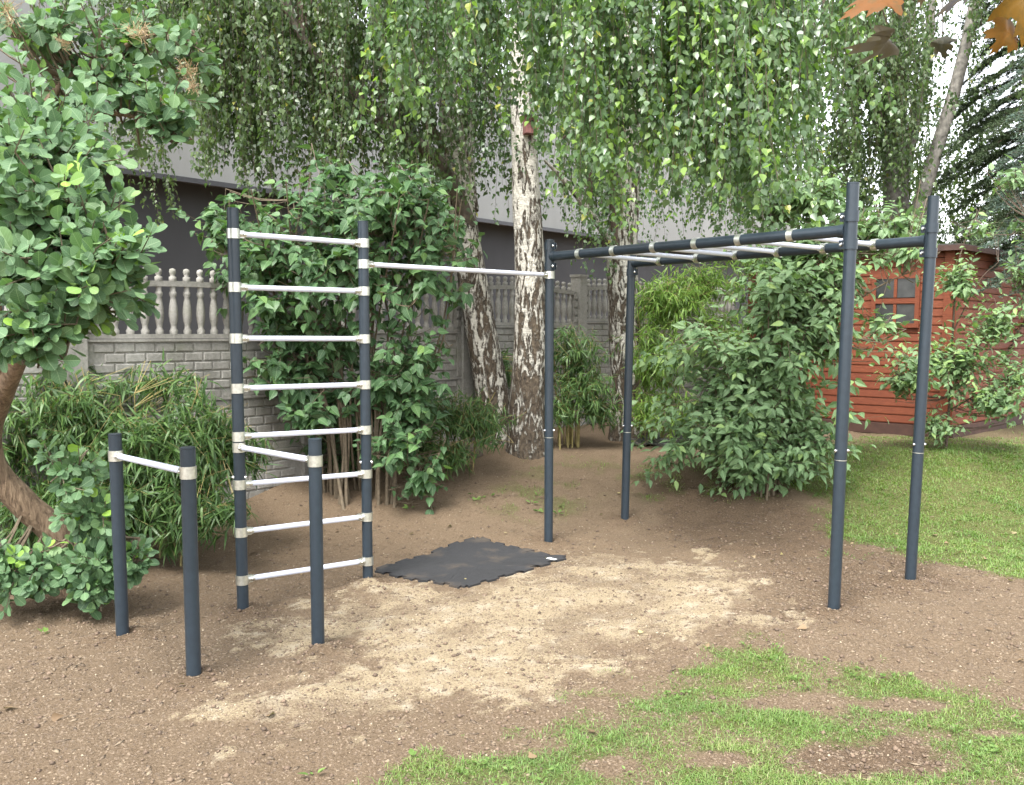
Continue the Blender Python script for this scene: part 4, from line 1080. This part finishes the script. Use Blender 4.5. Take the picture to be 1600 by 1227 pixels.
bamboo('wide bamboo clump behind the low parallel bar, left of the ladder', (230, 830), 6.6,
       [(110, 650, 6.5, (.48, .45, .42), 2.0), (230, 720, 6.3, (.55, .4, .42), 2.6), (300, 690, 6.5, (.40, .4, .40), 1.8), (170, 790, 6.2, (.50, .35, .25), 1.2), (290, 790, 6.2, (.30, .3, .28), 1.1), (80, 580, 6.8, (.40, .4, .22), .8), (250, 600, 6.9, (.50, .3, .20), .6), (345, 690, 6.6, (.25, .25, .25), .5), (350, 790, 6.1, (.13, .15, .14), .25), (400, 700, 6.7, (.15, .2, .16), .25), (10, 690, 6.4, (.3, .4, .5), 1.3), (40, 800, 6.2, (.3, .3, .3), .8)],
       1500, L_BAM, (26, 220, 110, (560, 700)), .122, 12)
bamboo('low bamboo clump at the foot of the leaning birch', (700, 720), 8.6,
       [(690, 645, 8.5, (.34, .3, .30), 1.4), (745, 655, 8.4, (.30, .3, .28), 1.3), (650, 680, 8.4, (.26, .25, .24), .9), (700, 705, 8.25, (.35, .2, .14), .9)], 460, L_BAM, (10, 700, 40, (600, 660)), .10, 10)
bamboo('bamboo clump between the middle birch and the right one, tan canes at its base', (890, 690), 9.5,
       [(900, 555, 9.4, (.36, .35, .38), 2), (915, 610, 9.3, (.34, .3, .30), 1.4), (880, 640, 9.3, (.18, .25, .2), .5), (940, 640, 9.4, (.2, .25, .2), .5), (780, 580, 9.9, (.22, .15, .3), .6)], 460, L_BAM, (22, 890, 18, (520, 600)), .105, 11)
bamboo('tall yellow-green bamboo clump right of the right birch', (1030, 690), 9.8,
       [(1050, 470, 9.7, (.50, .4, .32), 2.2), (1100, 440, 9.9, (.55, .4, .25), 1.2), (1030, 560, 9.6, (.36, .35, .45), 1.8), (1010, 640, 9.5, (.24, .3, .3), .9), (1060, 640, 9.6, (.3, .3, .3), .8), (1180, 400, 10.0, (.5, .4, .22), .6), (1130, 520, 9.8, (.4, .3, .4), 1.0)], 900, L_BAMY, (18, 1025, 24, (440, 560)), .11, 11)

# ------------------------------------------------------------------ conifers at the right
def conifer(name, label, bx_, by_, h, boughs, m_needle, len_, dens=1.0):
    bs = V(bx_, by_, GA(bx_, by_)); root = empty(name, bs, label, 'tree')
    trunk('trunk', [bs - V(0, 0, .1), bs + V(0, 0, h * .5), bs + V(0, 0, h)], [.16, .11, .03], M_BARK, root, 12, 20, .06)
    nd = []; br = MB()
    for z, az, l in boughs:
        d = V(math.cos(az), math.sin(az), 0); c0 = bs + V(0, 0, z)
        pth = bez([c0, c0 + d * l * .4 + V(0, 0, .06 * l), c0 + d * l * .75 + V(0, 0, -.10 * l), c0 + d * l + V(0, 0, -.30 * l)], 18); br.tube(pth, np.linspace(.022, .004, len(pth)), 5)
        sdv = V(-d[1], d[0], 0)
        for t in np.linspace(.12, 1, int(30 * l * dens)):
            k_ = t * (len(pth) - 1); i = min(int(k_), len(pth) - 2); q = pth[i] + (pth[i + 1] - pth[i]) * (k_ - i)
            for s in (-1, 1):
                tl = rng.uniform(.18, .42) * (1.15 - .5 * t); td = nrm(d * .7 + sdv * s * .9 + V(0, 0, -.35 + rng.normal(0, .2)))
                br.tube([q, q + td * tl], [.004, .0015], 3, False); k2 = int(120 * tl / .3 * dens); tt = rng.random(k2)
                pos_ = q + td * tl * tt[:, None] ; rd = nrm(rng.normal(size=(k2, 3)) + td * .9 + V(0, 0, .25)); nd.append((pos_, rd))
    pos_ = np.vstack([a for a, _ in nd]); rd = np.vstack([b for _, b in nd]); N = len(pos_); sd = nrm(np.cross(rd, rng.normal(size=(N, 3)))); ln = rng.uniform(.6, 1.2, N)[:, None] * len_
    vs_ = np.stack([pos_ - sd * .0062, pos_ + sd * .0062, pos_ + rd * ln], 1).reshape(-1, 3)
    o = raw_mesh('needles', vs_, np.arange(3 * N).reshape(-1, 3), m_needle, root, {'var': np.repeat(rng.random(N), 3)}); o['kind'] = 'stuff'
    br.build('branch', M_TWIG, root)


L_NEED = leafmat('dark_needle', [(0, (.030, .050, .024)), (.6, (.050, .078, .034)), (1, (.085, .12, .045))], .6, .1, 1.2, False, .2)
L_NEEDB = leafmat('blue_needle', [(0, (.055, .09, .075)), (.6, (.09, .135, .11)), (1, (.15, .20, .165))], .6, .1, 1.2, False, .25)
q = P(1640, 400, 13.2)
conifer('spruce_tree', 'dark drooping spruce behind the shed roof at the right edge', q[0], q[1], 7.5, [(z, rng.uniform(2.3, 4.9), rng.uniform(1.3, 2.3) * (1.15 - z / 10)) for z in np.linspace(1.6, 6.6, 64)], L_NEED, .055, .68)
q = P(1700, 400, 10.6)
conifer('blue_spruce', 'pale blue-green spruce reaching in at the right above the shed', q[0], q[1], 5.5, [(z, rng.uniform(2.6, 4.2), rng.uniform(.9, 1.35)) for z in np.linspace(2.0, 4.6, 22)], L_NEEDB, .036, .7)

# ------------------------------------------------------------------ turf mats under the shrub, stone by the fence
M_TURF = simple('dark_turf_mat', (.070, .072, .062), .95, 0, .4, 60, .8)
def sheet(mb, corners, th, seed, nu=14, nv=8):
    vs_ = []; r_ = np.random.default_rng(seed)
    for l in (0, 1):
        for j in range(nv + 1):
            for i in range(nu + 1):
                u, v_ = i / nu, j / nv; q = (1 - u) * (1 - v_) * corners[0] + u * (1 - v_) * corners[1] + u * v_ * corners[2] + (1 - u) * v_ * corners[3]
                q = q + V((fbm(np.array(u * 5 + seed), np.array(v_ * 5.), 2) - .5) * .10, (fbm(np.array(u * 5.), np.array(v_ * 5. + seed), 2) - .5) * .10, 0)
                vs_.append(q + V(0, 0, th * l + .028 * (fbm(np.array(u * 4 + seed), np.array(v_ * 3.), 2) - .4)))
    n1_ = (nu + 1) * (nv + 1); f_ = []
    for j in range(nv):
        for i in range(nu):
            a = j * (nu + 1) + i; f_ += [(a + n1_, a + 1 + n1_, a + nu + 2 + n1_, a + nu + 1 + n1_), (a + nu + 1, a + nu + 2, a + 1, a)]
    ed = [j for j in range(nu + 1)] + [j * (nu + 1) + nu for j in range(1, nv + 1)] + [nv * (nu + 1) + i for i in range(nu - 1, -1, -1)] + [j * (nu + 1) for j in range(nv - 1, 0, -1)]
    f_ += [(a, b_, b_ + n1_, a + n1_) for a, b_ in zip(ed, ed[1:] + ed[:1])]
    mb.add(vs_, f_)
mc_ = base_on(1035, 690, 9.9)
tm_ = empty('turf_mat', mc_, 'folded dark grey turf mats lying on the ground behind the far post', 'mat')
g0 = lambda px, Y, z=.0: (lambda q: V(q[0], q[1], GA(q[0], q[1]) + z))(P(px, 690, Y))
for k_, cs in enumerate([[g0(975, 9.55, .01), g0(1060, 9.5, .01), g0(1070, 9.9, .02), g0(985, 10.0, .02)], [g0(995, 9.62, .035), g0(1080, 9.65, .03), g0(1095, 10.5, .035), g0(1005, 10.5, .04)], [g0(1055, 9.7, .06), g0(1120, 9.7, .02), g0(1130, 10.5, .03), g0(1060, 10.6, .07)]]):
    q = MB(); sheet(q, cs, .018, 3 + k_); q.build('turf_layer', M_TURF, tm_, True, 50)
q = MB(); pa = [g0(1022, 9.6, .05), g0(1050, 9.6, .052), g0(1085, 9.64, .05)]; q.tube(bez(pa, 10), .03, 14); q.build('rolled_edge', M_TURF, tm_, True)


def rock(name, c, r, seed, m, sq=.65):
    bm_ = bmesh.new(); bmesh.ops.create_icosphere(bm_, subdivisions=3, radius=1); r_ = np.random.default_rng(seed); o_ = r_.random(3) * 50
    for v_ in bm_.verts:
        k_ = 1 + .5 * (float(fbm(np.array(v_.co.x * 1.3 + o_[0] + v_.co.z), np.array(v_.co.y * 1.3 + o_[1] - v_.co.z), 4)) - .5); v_.co = Vector((v_.co.x * r * k_, v_.co.y * r * k_ * .8, v_.co.z * r * k_ * sq))
    me = bpy.data.meshes.new(name); bm_.to_mesh(me); bm_.free(); me.polygons.foreach_set('use_smooth', [True] * len(me.polygons)); me.materials.append(m)
    o = link(bpy.data.objects.new(name, me)); o.location = Vector(c); return o
bs = base_on(736, 706, 9.0); setp(rock('stone', bs + V(0, 0, .05), .13, 3, simple('brown_stone', (.13, .10, .08), .9, 0, .35, 20, .5)), 'brown stone on the mound beside the birch foot and bamboo', 'stone')

# ------------------------------------------------------------------ maple twig hanging in close at the top right
m, n, b, o = mat('autumn_maple_leaf'); M_MAPLE = m
oi = n.nodes.new('ShaderNodeAttribute'); oi.attribute_name = 'var'
g = noise(n, position(n), 60, 5, .65); base_c = ramp(n, oi.outputs['Fac'], [(0, (.035, .030, .030)), (.3, (.055, .055, .03)), (.5, (.12, .105, .07)), (.7, (.22, .125, .012)), (.9, (.20, .065, .010)), (1, (.20, .05, .010))])
c = mixc(n, mth(n, 'MULTIPLY', mth(n, 'SUBTRACT', g, .47), 6, True), base_c, mixc(n, .55, base_c, (.10, .075, .02))); n.links.new(c, b.inputs['Base Color']); b.inputs['Roughness'].default_value = .5
t = n.nodes.new('ShaderNodeBsdfTranslucent'); n.links.new(c, t.inputs[0]); mx = n.nodes.new('ShaderNodeMixShader'); mx.inputs[0].default_value = .45
n.links.new(b.outputs[0], mx.inputs[1]); n.links.new(t.outputs[0], mx.inputs[2]); n.links.new(mx.outputs[0], o.inputs[0])
mroot = empty('maple_branch', P(1480, -90, 1.3), 'maple twig with orange and withered leaves hanging in close at the top right', 'branch')
tp_ = bez([P(1270, -60, 1.32), P(1380, -95, 1.3), P(1500, -110, 1.3), P(1640, -150, 1.35), P(1900, -300, 1.5)], 20)
MB().tube(tp_, np.linspace(.0018, .006, len(tp_)), 8).build('twig', M_TWIG, mroot, True)
HALF = [(0, 1.0), (.06, .84), (.13, .86), (.12, .68), (.20, .62), (.36, .74), (.38, .62), (.47, .62), (.42, .50), (.33, .42), (.44, .34), (.50, .36), (.52, .27), (.42, .20), (.28, .16), (.18, .06), (.03, .02)]


def maple(c, ax, no, size, var, curl):
    out_ = [(x, y) for x, y in HALF] + [(-x, y) for x, y in HALF[::-1] if x > 0]
    R_ = frames(np.array([ax], float), np.array([no], float))[0]; vs_ = []; K = 4
    f_z = lambda x, y: -curl * (y - .4) ** 2 + curl * .9 * abs(x) ** 1.3 * math.sin(5 * y + x * 3) - curl * .5 * x * x
    nn_ = len(out_)
    for r in range(K):
        s_ = 1 - r / K
        for x, y in out_:
            xx, yy = x * s_, .35 + (y - .35) * s_; vs_.append((xx, yy, f_z(xx, yy)))
    vs_.append((0, .35, f_z(0, .35)))
    f_ = [(r * nn_ + j, r * nn_ + (j + 1) % nn_, (r + 1) * nn_ + (j + 1) % nn_, (r + 1) * nn_ + j) for r in range(K - 1) for j in range(nn_)] + [((K - 1) * nn_ + j, (K - 1) * nn_ + (j + 1) % nn_, len(vs_) - 1) for j in range(nn_)]
    w = (R_ @ (np.array(vs_) * size * .86).T).T + c; mb_ = MB(); mb_.add(w, f_); o = mb_.build('leaf', M_MAPLE, mroot, True, 60)
    at_ = o.data.attributes.new('var', 'FLOAT', 'POINT'); at_.data.foreach_set('value', np.full(len(o.data.vertices), var, np.float32))
    q = tp_[np.argmin(np.linalg.norm(tp_ - c, axis=1))]; MB().tube(bez([q, (q + c) / 2 + V(0, 0, -.01), c], 6), .0008, 5).build('petiole', M_TWIG, mroot)


view = V(0, -1, .2)
maple(P(1410, -10, 1.25), V(-1, 0, -.30), V(.1, -.6, .8), .105, .86, .35)
maple(P(1395, -45, 1.28), V(.25, 0, -1), V(0, -1, .3), .075, .30, .4)
maple(P(1386, 38, 1.30), V(-.05, .1, -1), V(.92, -.38, .1), .07, .50, 1.9)
maple(P(1473, 55, 1.32), V(.1, .1, -1), V(-.6, -.8, .1), .040, .28, 1.5)
maple(P(1560, -35, 1.25), V(-.95, .1, -.45), V(.2, -.4, .9), .11, .02, .4)
maple(P(1618, -50, 1.22), V(-.1, 0, -1), V(-.3, -1, .3), .115, .74, .5)
maple(P(1585, 30, 1.24), V(-.45, 0, -.9), V(.5, -.9, .2), .062, .80, .6)
maple(P(1440, -50, 1.27), V(.2, .2, -.8), V(0, -.7, .6), .06, .55, .5)

# ------------------------------------------------------------------ grass, clods, fallen leaves
def scatter(n_, x0, x1, y0, y1, key):
    x = rng.uniform(x0, x1, n_); y = rng.uniform(y0, y1, n_); s, g, d = masks(x, y); k_ = rng.random(n_) < key(x, y, s, g, d); return x[k_], y[k_]


def blades(n_, x0, x1, y0, y1, hgt, wid, dens=1.0):
    x, y = scatter(n_, x0, x1, y0, y1, lambda x, y, s, g, d: g * dens * (.34 + .66 * sst(.36, .6, fbm(x * 11, y * 11, 3, 3))))
    N = len(x); z = ground_at(x, y); az = rng.random(N) * 2 * np.pi; h_ = hgt * rng.uniform(.4, 1.25, N) * (.6 + .8 * fbm(x * 5, y * 5, 2, 5)); lean = rng.uniform(.4, 2.2, N)
    d = np.stack([np.cos(az), np.sin(az), 0 * az], 1); s = np.stack([-np.sin(az), np.cos(az), 0 * az], 1); b0 = np.stack([x, y, z - .004], 1)
    w = wid * rng.uniform(.6, 1.3, N)[:, None]; md = b0 + d * (h_ * lean * .30)[:, None] + V(0, 0, 1) * (h_ * (.62 - .12 * lean))[:, None]; tp = b0 + d * (h_ * lean * .95)[:, None] + V(0, 0, 1) * (h_ * np.maximum(.12, 1.0 - .42 * lean))[:, None]
    vs_ = np.stack([b0 - s * w, b0 + s * w, md - s * w * .75, md + s * w * .75, tp], 1).reshape(-1, 3); k_ = np.arange(N)[:, None, None] * 5
    f_ = (np.array([[0, 1, 3], [0, 3, 2], [2, 3, 4]])[None] + k_).reshape(-1, 3)
    v_ = np.clip(.46 + .9 * (fbm(x * 2.6, y * 2.6, 3, 1) - .5) + rng.normal(0, .24, N), 0, 1); return vs_, f_, np.repeat(v_, 5)


parts = [blades(200000, -.9, 3.0, 2.9, 5.2, .030, .0014), blades(260000, 1.2, 6.5, 5.0, 10.5, .038, .0024, .9), blades(16000, -.9, 2.4, 6.9, 9.2, .05, .002, .9), blades(9000, 6, 12, 7, 14, .05, .004)]
vs_ = []; fs_ = []; vr = []; k_ = 0
for a, b_, c_ in parts: vs_.append(a); fs_.append(b_ + k_); vr.append(c_); k_ += len(a)
go = raw_mesh('grass', np.vstack(vs_), np.vstack(fs_), L_GRASS, None, {'var': np.concatenate(vr)}); setp(go, 'short patchy yellow-green lawn grass', 'grass', None, 'stuff')

# low weeds in the thin grass
WL = Leaves(); L_WEED = leafmat('weed_leaf', [(0, (.085, .15, .035)), (1, (.15, .235, .06))], .45, .25, 1.4)
x, y = scatter(3600, -.9, 2.8, 3.0, 5.0, lambda x, y, s, g, d: g * .5 * sst(.42, .6, fbm(x * 3, y * 3, 2, 0)))
sp_ = [(a, b_) for a, b_ in zip(x, y)] + [tuple(PG(px, py, z)[:2]) for px, py, z in ((640, 815, .02), (655, 778, .05), (670, 780, .05), (755, 800, .05), (745, 803, .05), (765, 798, .05), (70, 982, 0), (490, 1215, 0), (645, 1190, 0))] + [tuple(P(px, 770, 8.0)[:2] + rng.normal(0, .12, 2)) for px in (800, 820, 840, 850, 860, 880)]
for j, (a, b_) in enumerate(sp_):
    n_ = rng.integers(4, 9); az = rng.random(n_) * 6.3; d = np.stack([np.cos(az), np.sin(az), rng.uniform(.2, .8, n_)], 1); big = 2.2 if j >= len(x) else 1
    c0 = V(a, b_, GA(a, b_) + .010); WL.add(c0 + d * .008 * big, d, V(0, 0, 1) + rng.normal(0, .3, (n_, 3)), .020 * big * rng.uniform(.5, 1.2, n_))
wo_ = WL.build(T_OVATE, L_WEED, None, 'weeds'); setp(wo_, 'small green weeds scattered in the thin grass and soil', 'weeds', None, 'stuff')

# crumbs of soil, chips and grit
ico = bmesh.new(); bmesh.ops.create_icosphere(ico, subdivisions=1, radius=1); iv = np.array([v_.co for v_ in ico.verts]); itri = np.array([[v_.index for v_ in f_.verts] for f_ in ico.faces]); ico.free()
octv = np.array([(1, 0, 0), (-1, 0, 0), (0, 1, 0), (0, -1, 0), (0, 0, 1), (0, 0, -1)], float); octf = np.array([(0, 2, 4), (2, 1, 4), (1, 3, 4), (3, 0, 4), (2, 0, 5), (1, 2, 5), (3, 1, 5), (0, 3, 5)])


def crumbs(name, label, cat, n_, area, key, r0, r1, m, vv, ff, flat=.6, powr=3.0, asp=1.0):
    x, y = scatter(n_, *area, key); N = len(x); z = ground_at(x, y); r = r0 + (r1 - r0) * rng.random(N) ** powr; az = rng.random(N) * 6.283
    c_, s_ = np.cos(az), np.sin(az); jit = rng.uniform(.65, 1.3, (N, len(vv), 1)); q = vv[None] * jit * np.stack([r * asp, r / asp ** .5, r * flat], 1)[:, None, :]
    w = np.stack([q[..., 0] * c_[:, None] - q[..., 1] * s_[:, None], q[..., 0] * s_[:, None] + q[..., 1] * c_[:, None], q[..., 2]], -1) + np.stack([x, y, z + r * flat * .35], 1)[:, None, :]
    f_ = (ff[None] + np.arange(N)[:, None, None] * len(vv)).reshape(-1, 3)
    return setp(raw_mesh(name, w.reshape(-1, 3), f_, m, None, {'var': np.repeat(rng.random(N), len(vv))}), label, cat, None, 'stuff')


def varmat(name, stops, rough=.9):
    m, n, b, o = mat(name); a = n.nodes.new('ShaderNodeAttribute'); a.attribute_name = 'var'
    c = mixc(n, .3, ramp(n, a.outputs['Fac'], stops), ramp(n, noise(n, position(n), 150, 3), [(.3, (.05, .035, .025)), (.7, (.3, .22, .15))])); n.links.new(c, b.inputs['Base Color']); b.inputs['Roughness'].default_value = rough; return m
AREA = (-3.2, 3.9, 2.9, 8.6)
crumbs('soil_clods', 'crumbs and small clods of brown soil', 'soil clods', 34000, AREA, lambda x, y, s, g, d: (.26 + .8 * d + .16 * s) * (1 - .7 * g) * (1.25 - y / 9), .0035, .017, varmat('soil_clod', [(0, (0.043, 0.028, 0.019)), (.6, (0.118, 0.078, 0.052)), (1, (0.188, 0.133, 0.091))]), octv, octf, .7, 3.2)
crumbs('gravel', 'coarse pale sand grains and grit', 'grit', 38000, AREA, lambda x, y, s, g, d: (.10 + .85 * s) * (1 - .8 * g), .003, .009, varmat('sand_grit', [(0, (0.112, 0.077, 0.049)), (.35, (0.266, 0.203, 0.133)), (1, (0.434, 0.364, 0.259))]), octv, octf, .7, 2.0)
crumbs('wood_chips', 'thin chips and bits of dry plant litter on the soil', 'wood chips', 16000, AREA, lambda x, y, s, g, d: (.55 - .25 * s) * (1 - .5 * g), .005, .017, varmat('litter', [(0, (0.059, 0.041, 0.025)), (.5, (0.133, 0.098, 0.063)), (1, (0.245, 0.193, 0.126))]), octv, octf, .18, 2.0, 1.9)
tet = np.array([(1, 0, -.3), (-.5, .87, -.3), (-.5, -.87, -.3), (0, 0, 1)], float); tetf = np.array([(0, 1, 3), (1, 2, 3), (2, 0, 3)])
crumbs('fine_litter', 'fine crumbs and shreds of dry litter over the soil', 'litter', 125000, (-3.0, 3.4, 2.9, 6.6), lambda x, y, s, g, d: (.9 - .35 * s) * (1 - .6 * g) * np.clip(1.7 - y / 5.2, .25, 1), .002, .0075, varmat('fine_litter', [(0, (0.058, 0.041, 0.027)), (.4, (0.125, 0.091, 0.060)), (.85, (0.196, 0.148, 0.099)), (1, (0.259, 0.204, 0.133))]), tet, tetf, .55, 1.8, 1.5)
# fallen leaves
FL = Leaves(); L_FALL = leafmat('fallen_leaf', [(0, (.13, .08, .045)), (.5, (.24, .17, .10)), (.9, (.34, .27, .16)), (1, (.38, .33, .12))], .7, .15, 1.0)
fl = [PG(px, py, .0)[:2] for px, py in ((290, 1083), (225, 975), (80, 1128), (1548, 1002), (640, 842), (835, 1185), (700, 835), (420, 1128), (5, 1112), (400, 860), (345, 890), (930, 1150), (1260, 1000))]
fl += [P(px, py, Y)[:2] for px, py, Y in ((1465, 780, 7.2), (1505, 810, 6.7), (1540, 826, 6.5), (1400, 823, 6.5), (1575, 893, 5.9), (1490, 715, 8.6), (1530, 735, 8.2), (1440, 705, 9.0), (1590, 775, 7.3), (1380, 735, 8.2), (1178, 790, 6.6), (735, 715, 8.8), (1180, 790, 7.0))]
x, y = scatter(110, -3, 6, 6.5, 10, lambda x, y, s, g, d: .8 + 0 * x)
fl += list(np.stack([x, y], 1)); x, y = scatter(36, -3, 3, 3, 6.5, lambda x, y, s, g, d: .5 + 0 * x); nbig = len(fl); fl += list(np.stack([x, y], 1))
for j, (a, b_) in enumerate(fl):
    d = V(*rng.normal(0, 1, 2), .05); FL.add(V(a, b_, GA(a, b_) + .014), d, V(0, 0, 1) + rng.normal(0, .35, 3), (.055 if j < 26 else .035) * rng.uniform(.7, 1.2))
setp(FL.build(T_BIRCH, L_FALL, None, 'fallen_leaves'), 'dry fallen leaves scattered on soil and lawn', 'fallen leaves', None, 'stuff')
